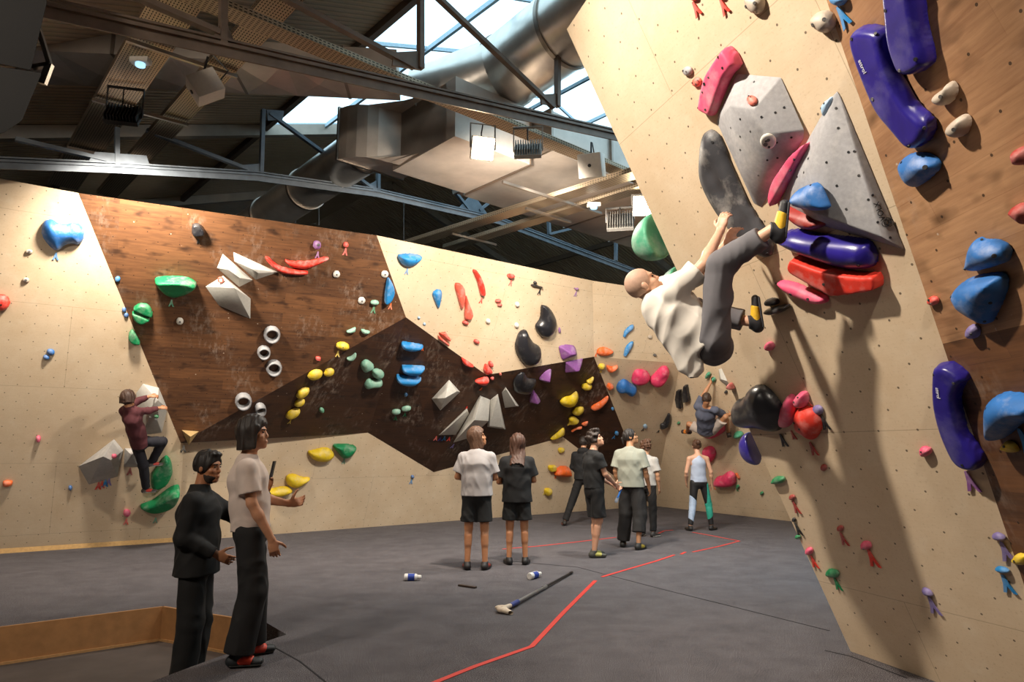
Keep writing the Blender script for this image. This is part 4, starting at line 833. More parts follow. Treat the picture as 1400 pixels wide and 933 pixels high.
Rh('long dark violet boat hold under the grey pyramid volume', 'violet', FL, [(246, 572), (280, 535), (330, 525), (420, 545), (560, 562), (680, 578), (735, 612), (755, 690), (722, 738), (600, 737), (480, 702), (350, 652), (265, 600)], .2, tilt=(0, .25), bolts=[(700, 700, .012)], N=56)
Rh('red and white block hold below the violet boat hold', 'red', FL, [(322, 735), (330, 675), (350, 670), (450, 710), (560, 742), (690, 760), (770, 764), (780, 830), (745, 850), (560, 874), (505, 852), (400, 790)], .16, 'slab', tilt=(0, .2), bolts=[(515, 800, .012)], N=52)
Rh('pink and white pill hold below the red block', 'pink', FL, [(243, 808), (262, 793), (330, 805), (400, 835), (490, 872), (508, 898), (495, 918), (440, 920), (380, 898), (300, 862)], .11, bolts=[(336, 855, .014), (430, 880, .012)], N=44)
Rh('small black foothold, upper, under the trailing shoe', 'black', PX, [(1046, 411), (1056, 408), (1063, 411), (1062, 417), (1050, 419)], .09, N=24); Rh('flat black foothold, lower, under the trailing shoe', 'black', PX, [(1046, 424), (1060, 419), (1077, 417), (1075, 424), (1060, 431), (1048, 429)], .12, N=28)
Rh('small pink knob below the trailing shoe', 'pink', PX, ell(1051.5, 474, 6.5, 6.5), .07, N=22)
Rh('small round red foothold right of the red block', 'red', FM, ell(318, 705, 25, 22), .045, bolts=[(312, 697, .009), (322, 712, .006)], N=24)
Rh('big glossy black blob hold on the left edge of leaning wall', 'black', FN, [(76, 345), (92, 300), (140, 275), (165, 235), (200, 213), (245, 215), (290, 250), (330, 300), (362, 355), (366, 410), (350, 468), (310, 480), (230, 462), (140, 456), (92, 410)], .24, tags=[(372, 478, 'black', .1)], N=56)
Rh('dusky pink oval hold beside the glossy black blob', 'pink', FN, [(352, 390), (368, 330), (400, 265), (432, 258), (456, 300), (442, 400), (406, 446), (370, 442)], .11, bolts=[(378, 378, .01)], tags=[(436, 458, 'brick', .07)], N=40)
Rh('dusky pink knob above the red and white egg', 'pink', FN, [(446, 290), (455, 262), (480, 241), (512, 246), (522, 290), (505, 332), (465, 325)], .12, tags=[(520, 262, 'red', .07)], bolts=[(470, 285, .01), (490, 258, .008)], N=32)
Rh('large red and white egg hold on shaded part of leaning wall', 'red', FN, [(440, 400), (450, 355), (475, 335), (515, 330), (560, 355), (592, 415), (590, 470), (552, 522), (505, 500), (455, 462)], .15, tags=[(545, 525, 'brick', .1)], bolts=[(470, 405, .012), (510, 435, .01)], N=44)
Rh('grey violet foothold with dark tag right of the egg', 'lilac', FN, ell(583, 345, 33, 30, 20), .05, tags=[(612, 372, 'dark', .1)], N=26)
Rh('green foothold on the left edge of leaning wall', 'green', FN, [(314, 757), (330, 735), (360, 726), (390, 735), (390, 762), (350, 773), (315, 771)], .07, N=28)
Rh('tiny dark red foothold under the egg hold', 'brick', FN, ell(620, 677, 20, 20), .03, N=20); Rh('dark red foothold with tag low on the shaded left edge', 'brick', FN, ell(437, 850, 19, 17), .035, tags=[(446, 868, 'brick', .1)], N=20)
Rh('tiny black foothold with tag at lower left edge', 'black', FP, ell(208, 226, 9, 10), .03, tags=[(218, 238, 'dark', .1)], N=18); Rh('tiny green foothold at lower left edge of leaning wall', 'green', FP, ell(226, 301, 13, 10), .03, N=18)
Rh('pink foothold with red tag at lower left edge', 'pink', FP, ell(274, 363, 17, 17), .05, tags=[(286, 380, 'red', .1)], N=24); Rh('dark red foothold with tag in lower shadow of leaning wall', 'brick', FP, ell(410, 264, 15, 14), .035, tags=[(414, 278, 'brick', .1)], N=20)
Rh('bright pink foothold with red tag low on leaning wall', 'pink', FP, [(498, 332), (512, 320), (535, 324), (545, 345), (530, 357), (505, 355)], .06, tags=[(535, 352, 'red', .13)], bolts=[(520, 347, .008)], N=28)
Rh('dark green foothold with tag low on leaning wall', 'green', FP, [(344, 460), (360, 440), (390, 443), (407, 462), (395, 480), (355, 475)], .05, tags=[(388, 476, 'green', .1)], N=26)
Rh('violet grey foothold with tag, lowest on leaning wall', 'lilac', FP, [(764, 530), (775, 522), (800, 535), (814, 556), (800, 562), (775, 552)], .05, tags=[(800, 558, 'lilac', .12)], N=26)
Rh('bright blue foothold with tag low at right edge', 'sky', FP, [(1083, 438), (1100, 429), (1130, 436), (1148, 452), (1130, 460), (1100, 453)], .045, tags=[(1120, 462, 'sky', .11)], N=26); Rh('violet grey foothold with tag above the bright blue one', 'lilac', FP, [(1070, 292), (1090, 282), (1120, 294), (1133, 312), (1110, 320), (1080, 310)], .05, tags=[(1115, 318, 'lilac', .12)], N=26)
Rh('pink knuckle foothold with long shadow, below the missing plate', 'pink', FO, [(204, 625), (225, 613), (255, 622), (263, 642), (245, 660), (222, 665), (207, 650)], .06, bolts=[(225, 632, .006)], N=28).__setitem__('label', 'pink knuckle foothold with shadow left of the violet crescent')
Rh('large dark violet crescent hold low on right side of leaning wall', 'violet', (1196, 440, 3.59), [(286, 240), (300, 215), (330, 204), (365, 208), (415, 232), (455, 262), (464, 286), (430, 320), (408, 380), (415, 450), (440, 545), (490, 620), (530, 684), (526, 706), (500, 733), (440, 725), (388, 688), (345, 610), (305, 500), (283, 380)], .15, 'pad', tilt=(.15, 0), bolts=[(308, 248, .01), (413, 286, .01), (450, 690, .01)], tags=[(452, 730, 'purple', .12)], N=58)
# ---------------------------------------------------------------- brown panel at far right
def Bh(*a, **k): k['near'] = True; return hold(*a, **k)
Bh('long dark violet plank hold cut off by the top of picture', 'violet', FK, [(435, -80), (590, -80), (603, 0), (625, 160), (656, 280), (655, 350), (605, 390), (555, 405), (510, 390), (480, 330), (450, 230), (435, 100)], .13, 'pad', bolts=[(467, 42, .01), (627, 300, .012), (540, 360, .01)], N=56)
VP = Bh('curved dark violet hold with small white lettering', 'violet', FK, [(247, 200), (262, 158), (300, 140), (345, 137), (400, 148), (430, 180), (442, 260), (470, 360), (515, 460), (580, 560), (650, 630), (668, 690), (642, 760), (590, 795), (545, 785), (470, 700), (390, 600), (330, 470), (280, 340), (255, 260)], .13, 'pad', bolts=[(284, 194, .01), (401, 170, .01), (395, 513, .012), (655, 673, .01), (585, 765, .01)], N=60)
Bh('upper tan pebble on far right brown panel', 'tan', FK, [(735, 470), (765, 437), (792, 455), (795, 500), (775, 545), (735, 565), (695, 545), (690, 505)], .1, bolts=[(762, 498, .012)], group=KG, N=32); Bh('lower tan pebble on far right brown panel', 'tan', FK, [(800, 630), (835, 612), (863, 628), (866, 672), (845, 720), (805, 736), (765, 715), (760, 670)], .1, bolts=[(832, 672, .013)], group=KG, N=32)
Bh('bright blue hold with tag cut off at the top edge', 'sky', FK, [(140, -30), (185, -45), (215, -10), (210, 15), (185, 35), (150, 18)], .08, tags=[(184, 32, 'sky', .11)], N=28)
Bh('blue wedge hold just below the curved violet one', 'blue', FM, [(160, 80), (185, 48), (225, 35), (280, 40), (325, 68), (334, 100), (310, 135), (242, 190), (205, 180), (172, 132)], .13, bolts=[(192, 68, .009), (309, 85, .015)], N=42)
Bh('blue bird-shaped hold, upper of the pair on brown panel', 'blue', FM, [(470, 510), (485, 450), (512, 421), (540, 432), (595, 433), (642, 460), (655, 498), (632, 540), (570, 560), (505, 575), (468, 555)], .14, bolts=[(628, 486, .014), (488, 549, .01), (530, 431, .008)], N=44)
Bh('large blue shark-fin hold, lower of the pair on brown panel', 'blue', FM, [(402, 672), (420, 640), (460, 610), (530, 590), (605, 587), (632, 615), (625, 680), (592, 760), (558, 818), (520, 812), (440, 755), (412, 705)], .17, tilt=(0, .2), bolts=[(425, 675, .01), (592, 708, .011), (555, 798, .01)], N=48)
Bh('round violet grey knob at the brown panel edge', 'lilac', FO, ell(464, 51, 32, 36), .07, bolts=[(478, 52, .008)], N=28)
Bh('big blue wing hold cut off by right edge of picture', 'blue', FO, [(528, 460), (533, 400), (565, 368), (620, 358), (720, 372), (790, 400), (790, 480), (718, 498), (660, 532), (605, 580), (560, 592), (535, 560)], .2, bolts=[(568, 412, .012)], tags=[(700, 520, 'sky', .13)], N=48)
Bh('yellow horn foothold under the big blue wing', 'yellow', FO, [(603, 612), (630, 587), (665, 600), (688, 635), (660, 645), (615, 632)], .07, bolts=[(640, 605, .009)], N=30); Bh('yellow block foothold at lower right edge of picture', 'yellow', FP, [(1155, 400), (1178, 374), (1215, 382), (1220, 420), (1190, 424), (1158, 410)], .06, bolts=[(1183, 400, .009)], N=28)
Bh('upper dark red hold at right edge of picture', 'brick', FM, [(678, 30), (695, 12), (740, 5), (760, 40), (745, 82), (702, 88), (685, 65)], .1, N=30); Bh('lower dark red hold at right edge of picture', 'brick', FM, [(666, 300), (680, 275), (735, 260), (765, 300), (740, 358), (712, 345), (680, 320)], .1, N=30)
# holds on the hidden side of the leaning wall, seen past its edge
sn = unit(np.cross(sd, ZUP)); sn = sn if np.dot(sn, A(-1, 1, 0)) > 0 else -sn
def side_blob(label, col, px, py, off, rx, ry, h, rot=0.):
    e = onP(px, py, PLR); u = unit(sd); n = unit(np.cross(unit(TL - B1), sd)); n = n if np.dot(n, A(-1, 1, 0)) > 0 else -n; v = np.cross(n, u)
    # nearest point of the side sheet
    c = e + u * off - n * np.dot(e + u * off - B1, n)
    g = max(rx, ry) * 2 / 34; X, Y, Z = np.meshgrid(np.arange(-rx - 2 * g, rx + 3 * g, g), np.arange(-ry - 2 * g, ry + 3 * g, g), np.arange(-2 * g, h + 3 * g, g), indexing='ij')
    f = (np.sqrt((X / rx) ** 2 + (Y / ry) ** 2 + (Z / h) ** 2 + 1e-9) - 1) * min(rx, ry, h); f = np.maximum(f, -Z)
    V, Q = surface_nets(f, (-rx - 2 * g, -ry - 2 * g, -2 * g), g); V[:, 2] = np.maximum(V[:, 2], 0) + .06
    a = radians(rot); x = V[:, 0] * cos(a) - V[:, 1] * sin(a); y = V[:, 0] * sin(a) + V[:, 1] * cos(a)
    o = fast_mesh('climbing_hold', c + x[:, None] * u + y[:, None] * v + V[:, 2:] * n, Q, hmat(col)); tag(o, label, 'climbing hold')
    o.data.transform(Matrix.Translation(Vector(-c))); o.location = c
side_blob('large pale green hold sticking out behind the edge of leaning wall', 'mint', 905, 310, .1, .16, .2, .24, 20)
side_blob('second pale green hold behind the edge, by the face of climber', 'mint', 930, 380, .1, .13, .14, .2, 20)
side_blob('violet blob hold sticking out behind the lower edge', 'violet', 1046, 608, .1, .1, .13, .12)

# ---------------------------------------------------------------- printed lettering
def surf(root, x, y):
    """point and normal of the thing's own surface seen at a point of the photograph"""
    bpy.context.view_layer.update(); best = None
    for sh in [root] + list(root.children):
        if sh.type != 'MESH' or sh.name.startswith('bolt'): continue
        inv = sh.matrix_world.inverted(); ok, loc, nr, _ = sh.ray_cast(inv @ Vector(CAM), (inv.to_3x3() @ Vector(ray(x, y))).normalized())
        if ok:
            w = np.array(sh.matrix_world @ loc); n = np.array((sh.matrix_world.to_3x3() @ nr).normalized())
            if best is None or np.linalg.norm(w - CAM) < np.linalg.norm(best[0] - CAM): best = (w, n)
    return best
def lettering(root, txt, p0, p1, m, squash=1.):
    """text printed on the thing from p0 to p1 (photo points of the baseline)"""
    w0, n0 = surf(root, *p0); w1, n1 = surf(root, *p1); n = unit(n0 + n1); dx = unit(w1 - w0); n = unit(n - dx * np.dot(n, dx)); dy = np.cross(n, dx); L = np.linalg.norm(w1 - w0)
    cu = bpy.data.curves.new('lettering', 'FONT'); cu.body = txt; cu.extrude = .002; tmp = bpy.data.objects.new('lettering', cu); COL.objects.link(tmp); bpy.context.view_layer.update()
    me = bpy.data.meshes.new_from_object(tmp.evaluated_get(bpy.context.evaluated_depsgraph_get())); bpy.data.objects.remove(tmp)
    xs = np.array([v.co[:] for v in me.vertices]); k = L / (xs[:, 0].max() - xs[:, 0].min()); off = np.array(root.location)
    for v in me.vertices: v.co = Vector(w0 + dx * (v.co.x - xs[:, 0].min()) * k + dy * (v.co.y * k * squash) + n * (.003 + v.co.z * .5) - off)
    me.materials.clear(); me.materials.append(m); return link('lettering', me, root)
INK = mat('black_ink', '1c1b1d', .7); WINK = mat('white_ink', 'dcdce6', .6)
lettering(VB, 'VOLX', (1211, 300), (1201, 275), INK)
w, n = surf(VB, 1213.5, 305); b = MB(); ux = unit(np.cross(ZUP, n)); uy = np.cross(n, ux)
for k in range(3): 
    c = w + n * .004 + ux * .01 * (k - 1) + uy * .009 * (k % 2); b.tube([c + (ux * cos(t) + uy * sin(t)) * .017 for t in np.linspace(0, 2 * pi, 25)], .0018, 6, False)
b.build('printed_emblem', INK, VB)
lettering(VP, 'attrol', (1174, 83), (1181.5, 101), WINK)
VC = [o for o in bpy.data.objects if o.get('label', '').startswith('large dark violet crescent')][0]
lettering(VC, 'attrol', (1279.5, 530), (1281.5, 544), WINK)
# ================================================================== PEOPLE
class Fld:
    def __init__(s, pts, h, m=.2):
        P = np.array(pts); s.h = h; s.lo = P.min(0) - m; n = np.ceil((P.max(0) + m - s.lo) / h).astype(int) + 1
        s.f = np.full(n, .3, np.float32); s.ax = [s.lo[i] + h * np.arange(n[i]) for i in range(3)]
    def win(s, lo, hi):
        a = np.maximum(np.floor((np.asarray(lo) - s.lo) / s.h).astype(int), 0); b = np.minimum(np.ceil((np.asarray(hi) - s.lo) / s.h).astype(int) + 1, s.f.shape)
        sl = tuple(slice(a[i], max(b[i], a[i] + 1)) for i in range(3))
        return sl, s.ax[0][sl[0]][:, None, None], s.ax[1][sl[1]][None, :, None], s.ax[2][sl[2]][None, None, :]
    def put(s, sl, d, k, sub=False):
        f = s.f[sl]
        if sub:
            d = -d; hh = np.clip(.5 - .5 * (f - d) / k, 0, 1); s.f[sl] = f * (1 - hh) + d * hh + k * hh * (1 - hh)
        else:
            hh = np.clip(.5 + .5 * (f - d) / k, 0, 1); s.f[sl] = f * hh + d * (1 - hh) - k * hh * (1 - hh) if False else d * hh + f * (1 - hh) - k * hh * (1 - hh)
    def cone(s, a, b, ra, rb, k=.02, cut=None, noise=None):
        a, b = np.asarray(a), np.asarray(b); m = max(ra, rb) + k + .03
        sl, X, Y, Z = s.win(np.minimum(a, b) - m, np.maximum(a, b) + m); e = b - a; L2 = e @ e + 1e-12
        t = np.clip(((X - a[0]) * e[0] + (Y - a[1]) * e[1] + (Z - a[2]) * e[2]) / L2, 0, 1)
        d = np.sqrt((X - a[0] - t * e[0]) ** 2 + (Y - a[1] - t * e[1]) ** 2 + (Z - a[2] - t * e[2]) ** 2) - (ra + (rb - ra) * t)
        if noise: d = d + noise(X, Y, Z)
        for c in (cut or []): d = np.maximum(d, (X - c[0][0]) * c[1][0] + (Y - c[0][1]) * c[1][1] + (Z - c[0][2]) * c[1][2])
        s.put(sl, d, k)
    def ecn(s, a, b, side, wa, da, wb, db, k=.02, cut=None, noise=None):
        """elliptical cone: half-width w along side, half-depth d across"""
        a, b = np.asarray(a), np.asarray(b); m = max(wa, da, wb, db) + k + .04; e = b - a; L = np.linalg.norm(e) + 1e-9; e = e / L
        sd = unit(side - e * np.dot(side, e)); dp = np.cross(e, sd)
        sl, X, Y, Z = s.win(np.minimum(a, b) - m, np.maximum(a, b) + m); X = X - a[0]; Y = Y - a[1]; Z = Z - a[2]
        h = X * e[0] + Y * e[1] + Z * e[2]; t = np.clip(h / L, 0, 1); ex = h - np.clip(h, 0, L)
        w = wa + (wb - wa) * t; dd = da + (db - da) * t
        u = X * sd[0] + Y * sd[1] + Z * sd[2]; v = X * dp[0] + Y * dp[1] + Z * dp[2]; mn = np.minimum(w, dd)
        q = np.sqrt((u / w) ** 2 + (v / dd) ** 2 + (ex / mn) ** 2 + 1e-9); g = np.sqrt((u / w ** 2) ** 2 + (v / dd ** 2) ** 2 + (ex / mn ** 2) ** 2 + 1e-9)
        d = q * (q - 1) / g
        if noise: d = d + noise(X + a[0], Y + a[1], Z + a[2])
        for c in (cut or []): d = np.maximum(d, (X + a[0] - c[0][0]) * c[1][0] + (Y + a[1] - c[0][1]) * c[1][1] + (Z + a[2] - c[0][2]) * c[1][2])
        s.put(sl, d, k)
    def ell(s, c, axes, r, k=.015, sub=False, noise=None, cut=None):
        c = np.asarray(c); m = max(r) + k + .02; sl, X, Y, Z = s.win(c - m, c + m); X = X - c[0]; Y = Y - c[1]; Z = Z - c[2]
        U = [X * a[0] + Y * a[1] + Z * a[2] for a in axes]
        q = np.sqrt(sum((u / ri) ** 2 for u, ri in zip(U, r)) + 1e-9); g = np.sqrt(sum((u / ri ** 2) ** 2 for u, ri in zip(U, r)) + 1e-9); d = q * (q - 1) / g
        if noise: d = d + noise(X + c[0], Y + c[1], Z + c[2])
        for cc in (cut or []): d = np.maximum(d, (X + c[0] - cc[0][0]) * cc[1][0] + (Y + c[1] - cc[0][1]) * cc[1][1] + (Z + c[2] - cc[0][2]) * cc[1][2])
        s.put(sl, d, k, sub)
    def cutp(s, c, n):
        X, Y, Z = s.ax[0][:, None, None], s.ax[1][None, :, None], s.ax[2][None, None, :]
        s.f = np.maximum(s.f, (X - c[0]) * n[0] + (Y - c[1]) * n[1] + (Z - c[2]) * n[2]).astype(np.float32)
    def mesh(s, name, m, parent=None, rel=1):
        V, Q = surface_nets(s.f, s.lo, s.h); V = relax(V, Q, rel, .5); return fast_mesh(name, V, Q, m, parent)
def folds(amp, seed, f=1.0):
    """soft cloth creases: warped ridges"""
    r = np.random.default_rng(seed); D = [(unit(r.normal(size=3) * A(1, 1, .45)) * r.uniform(14, 42) * f, r.uniform(0, 6)) for _ in range(3)]; W = [unit(r.normal(size=3)) * r.uniform(8, 18) for _ in range(3)]
    def fn(X, Y, Z):
        w = sum(np.sin(X * q[0] + Y * q[1] + Z * q[2] + k) for k, q in enumerate(W)) * 1.9
        return (amp * (sum(np.abs(np.sin((X * d[0] + Y * d[1] + Z * d[2] + p + w) * .75)) for d, p in D) / 1.5 - 1.25)).astype(np.float32)
    return fn
def strands(amp, up, seed):
    r = np.random.default_rng(seed); up = unit(up); D = []
    for _ in range(6):
        v = r.normal(size=3); v = unit(v - up * np.dot(v, up) * .9); D.append((v * r.uniform(90, 240), r.uniform(0, 6)))
    return lambda X, Y, Z: (amp * sum(np.sin(X * d[0] + Y * d[1] + Z * d[2] + p) for d, p in D) / 2.5).astype(np.float32)
def curls(amp, seed):
    r = np.random.default_rng(seed); D = [(r.normal(size=3) * 75, r.uniform(0, 6)) for _ in range(7)]
    return lambda X, Y, Z: (amp * sum(np.sin(X * d[0] + Y * d[1] + Z * d[2] + p) for d, p in D) / 2.2).astype(np.float32)

def hand(f, wr, hd, pn, thumb, s, curl=.35, k=.006):
    """palm, four unequal jointed fingers and an opposed thumb; hd fingers' direction, pn out of the palm, thumb = side it leaves from"""
    hd = unit(hd); pn = unit(pn - hd * np.dot(pn, hd)); ac = np.cross(hd, pn); ac = ac if np.dot(ac, thumb) > 0 else -ac
    f.ecn(wr, wr + hd * .055 * s, ac, .027 * s, .018 * s, .038 * s, .015 * s, .012); base = wr + hd * .082 * s
    f.ecn(wr + hd * .04 * s, base, ac, .036 * s, .015 * s, .036 * s, .012 * s, .008)
    for j, (off, L) in enumerate(((.028, .074), (.0095, .083), (-.009, .077), (-.027, .06))):
        p = base + ac * off * s; d = unit(hd + ac * off * 3.2)
        for q, (fr, r) in enumerate(((.45, .0092), (.32, .0083), (.23, .0074))):
            a = curl * (.7 + .55 * q + .12 * j); d = unit(d * cos(a) + pn * sin(a)); n = p + d * L * fr * s
            f.cone(p, n, r * s, r * s * .93, .004); p = n
    p = wr + hd * .026 * s + ac * .028 * s; d = unit(ac * .8 + hd * .6 + pn * .35)
    for fr, r in ((.04, .0125), (.032, .0105), (.026, .009)):
        n = p + d * fr * s; f.cone(p, n, r * s, r * s * .92, .006); p = n; d = unit(d * .85 + hd * .35 + pn * (.2 + curl * .4))
def head(f, c, hf, hu, s, k=.012, female=False):
    hr = np.cross(hf, hu); ax = (hr, hf, hu)
    f.ell(c - hf * .012 * s + hu * .02 * s, ax, (.074 * s, .094 * s, .094 * s), k); f.ell(c + hf * .032 * s - hu * .055 * s, ax, (.056 * s, .06 * s, .066 * s), .03)
    f.ell(c + hf * .072 * s - hu * .1 * s, ax, (.024 * s, .022 * s, .02 * s), .02)
    f.ell(c + hf * .07 * s + hu * .022 * s, ax, (.05 * s, .016 * s, .012 * s), .014)
    for q in (-1, 1):
        f.ell(c + hf * .094 * s + hr * q * .032 * s + hu * .002 * s, ax, (.018 * s, .012 * s, .01 * s), .01, True)
        f.ell(c + hf * .06 * s + hr * q * .042 * s - hu * .03 * s, ax, (.022 * s, .02 * s, .018 * s), .018)
        f.ell(c - hf * .008 * s + hr * q * .077 * s - hu * .015 * s, ax, (.011 * s, .02 * s, .031 * s), .006)
    f.cone(c + hf * .084 * s + hu * .006 * s, c + hf * .099 * s - hu * .032 * s, .008 * s, .0125 * s, .009)
    f.ell(c + hf * .091 * s - hu * .066 * s, ax, (.024 * s, .012 * s, .007 * s), .006); f.ell(c + hf * .089 * s - hu * .078 * s, ax, (.022 * s, .012 * s, .007 * s), .006)
    return hr
SIDES = (('R', 1), ('L', -1))
def person(label, J, skin='c4936f', h=.0105, hair=None, top=None, bottom=None, shoes=None, s=1., sx=1., group=None, curl=(.35, .35), features=True, seed=1, extra_cloth=None, sleeve_side=None, eyes=True):
    g = lambda k: np.asarray(J[k], float)
    pel, neck, hc = g('pel'), g('neck'), g('head'); hf, hu = unit(g('hf')), unit(g('hu')); hu = unit(hu - hf * np.dot(hf, hu)); R = unit(g('right')); axv = unit(neck - pel); R = unit(R - axv * np.dot(R, axv)); FWv = np.cross(axv, R)
    TL_ = np.linalg.norm(neck - pel); m_skin = mat('skin_' + skin, skin, .5, 0, .06, 30)
    pts = [g(k) for k in J if k[:2] in ('pe', 'ne', 'he', 'sh', 'el', 'wr', 'hi', 'kn', 'an')]
    f = Fld(pts, h, .28)
    waist = pel + axv * TL_ * .3; chest = pel + axv * TL_ * .68
    f.ecn(pel - axv * .03 * s, waist, R, .155 * s * sx, .105 * s, .13 * s * sx, .095 * s, .03); f.ecn(waist, chest, R, .13 * s * sx, .095 * s, .16 * s * sx, .11 * s, .03)
    f.ecn(chest, pel + axv * TL_ * .9, R, .155 * s * sx, .11 * s, .095 * s * sx, .07 * s, .03)
    f.cone(g('shR'), neck - axv * .03 * s, .052 * s, .06 * s, .03); f.cone(g('shL'), neck - axv * .03 * s, .052 * s, .06 * s, .03)
    f.cone(neck - axv * .05 * s, hc - hu * .05 * s - hf * .02 * s, .058 * s, .052 * s, .025)
    hr = head(f, hc, hf, hu, s)
    for q, sg in SIDES:
        sh, el, wr = g('sh' + q), g('el' + q), g('wr' + q); f.cone(sh, el, .05 * s, .037 * s, .02); f.cone(el, el + (wr - el) * .35, .037 * s, .039 * s, .015); f.cone(el + (wr - el) * .3, wr, .039 * s, .025 * s, .015)
        hd = unit(J.get('hd' + q, wr - el)); pn = np.asarray(J.get('pn' + q, -R * sg), float); th = np.asarray(J.get('th' + q, FWv), float)
        hand(f, wr, hd, pn, th, s, curl[0] if q == 'R' else curl[1])
        hi, kn, an = g('hi' + q), g('kn' + q), g('an' + q); f.cone(hi, kn, .083 * s, .054 * s, .03); 
        bk = np.asarray(J.get('calf' + q, -FWv), float); f.cone(kn, an, .05 * s, .034 * s, .02); f.cone(kn + (an - kn) * .22 + bk * .018 * s, kn + (an - kn) * .45 + bk * .012 * s, .042 * s, .038 * s, .03)
        td = unit(J.get('toe' + q, FWv)); dn = unit(J.get('dn' + q, an - kn)); dn = unit(dn - td * np.dot(dn, td)); f.cone(an - td * .025 * s + dn * .042 * s, an + td * .13 * s + dn * .052 * s, .03 * s, .017 * s, .02)
    body = f.mesh('person', m_skin); body.data.transform(Matrix.Translation(Vector(-pel))); body.location = pel; bpy.context.view_layer.update()
    tag(body, label, 'person', group)
    # --- eyes and brows
    if eyes:
        for q in (-1, 1):
            e = Fld([hc + hf * .08 * s + hr * q * .032 * s], .0045, .03); e.ell(hc + hf * .079 * s + hr * q * .032 * s + hu * .001 * s, (hr, hf, hu), (.012 * s, .009 * s, .006 * s), .003); e.mesh('eye', mat('eye_dark', '2a1d16', .6), body)
            e = Fld([hc + hf * .085 * s + hr * q * .032 * s + hu * .02 * s], .0045, .04); e.cone(hc + hf * .089 * s + hr * q * .014 * s + hu * .02 * s, hc + hf * .078 * s + hr * q * .05 * s + hu * .022 * s, .0055 * s, .0045 * s, .003); e.mesh('eyebrow', mat('brow_' + (hair or {}).get('c', '4a3a2c'), (hair or {}).get('c', '4a3a2c'), .8), body)
    ax = (hr, hf, hu)
    # --- hair
    if hair:
        t = hair['t']; hm = mat('hair_' + hair['c'], hair['c'], .6, 0, .08 if t == 'stubble' else .3, 60)
        hh = max(h * .75, .006); e = Fld([hc, hc - hu * (.32 if t == 'long' else .1) * s], hh, .2)
        no = curls(.011, seed) if t == 'curly' else (None if t == 'stubble' else strands(.0045, hu, seed))
        fc = [(hc + hf * .05 * s, unit(hf * .9 - hu * .55))] if t != 'stubble' else [(hc + hf * .055 * s + hu * .02 * s, unit(hf * .8 - hu * .3))]
        up_cut = [(hc - hu * .045 * s - hf * .05 * s, unit(-hu - hf * .1))]
        th_ = dict(short=.014, curly=.026, long=.026, bob=.028, bun=.012, tied=.012, stubble=.0035)[t] * s
        e.ell(hc - hf * .014 * s + hu * .02 * s, ax, (.074 * s + th_, .094 * s + th_, .094 * s + th_ * 1.2), .01, noise=no, cut=fc + (up_cut if t in ('short', 'stubble', 'bun', 'tied', 'curly') else []))
        if t == 'curly': e.ell(hc + hf * .05 * s + hu * .1 * s, ax, (.075 * s, .05 * s, .035 * s), .02, noise=no)
        if t == 'short': e.ell(hc + hf * .045 * s + hu * .095 * s, ax, (.06 * s, .05 * s, .025 * s), .02, noise=no)
        if t in ('long', 'bob'):
            L = .3 if t == 'long' else hair.get('L', .125)
            cut_ = [(hc + hf * .03 * s, unit(hf - hu * .2)), (hc - hu * L * s, -hu)]; m1 = hc - hf * .06 * s - hu * .13 * s
            if t == 'long':
                e.ecn(hc - hf * .035 * s + hu * .02 * s, m1, hr, .096 * s, .078 * s, .095 * s, .055 * s, .02, noise=no, cut=cut_[:1])
                m2 = hc - hu * L * s - FWv * .2 * s; e.ecn(m1, m2, R, .095 * s, .055 * s, .105 * s, .035 * s, .03, noise=no, cut=cut_[1:])
            else: e.ecn(hc - hf * .035 * s + hu * .02 * s, hc - hf * .06 * s - hu * L * s, hr, .098 * s, .08 * s, .1 * s, .06 * s, .02, noise=no, cut=cut_)
            for q in (-1, 1): e.ecn(hc + hr * q * .076 * s + hf * .01 * s + hu * .05 * s, hc + hr * q * .084 * s - hf * .0 * s - hu * min(L * .85, .16) * s, hf, .05 * s, .016 * s, .04 * s, .014 * s, .015, noise=no)
        if t == 'bun': e.ell(hc - hf * .1 * s + hu * .085 * s, ax, (.05 * s,) * 3, .012, noise=no)
        if t == 'tied': e.ell(hc - hf * .12 * s + hu * .0 * s, ax, (.026 * s, .03 * s, .03 * s), .012, noise=no); e.cone(hc - hf * .115 * s, hc - hf * .135 * s - hu * .08 * s, .024 * s, .01 * s, .012, noise=no)
        e.mesh('hair', hm, body)
        if hair.get('beard'):
            e = Fld([hc], .006, .16); e.ell(hc + hf * .03 * s - hu * .062 * s, ax, (.0595 * s, .0625 * s, .068 * s), .01, noise=strands(.0025, hu, 5), cut=[(hc - hu * .05 * s, unit(hu + hf * .25)), (hc - hf * .005 * s, -hf)]); e.mesh('beard', mat('beard_grey', '33271f', .8, 0, .3, 80), body)
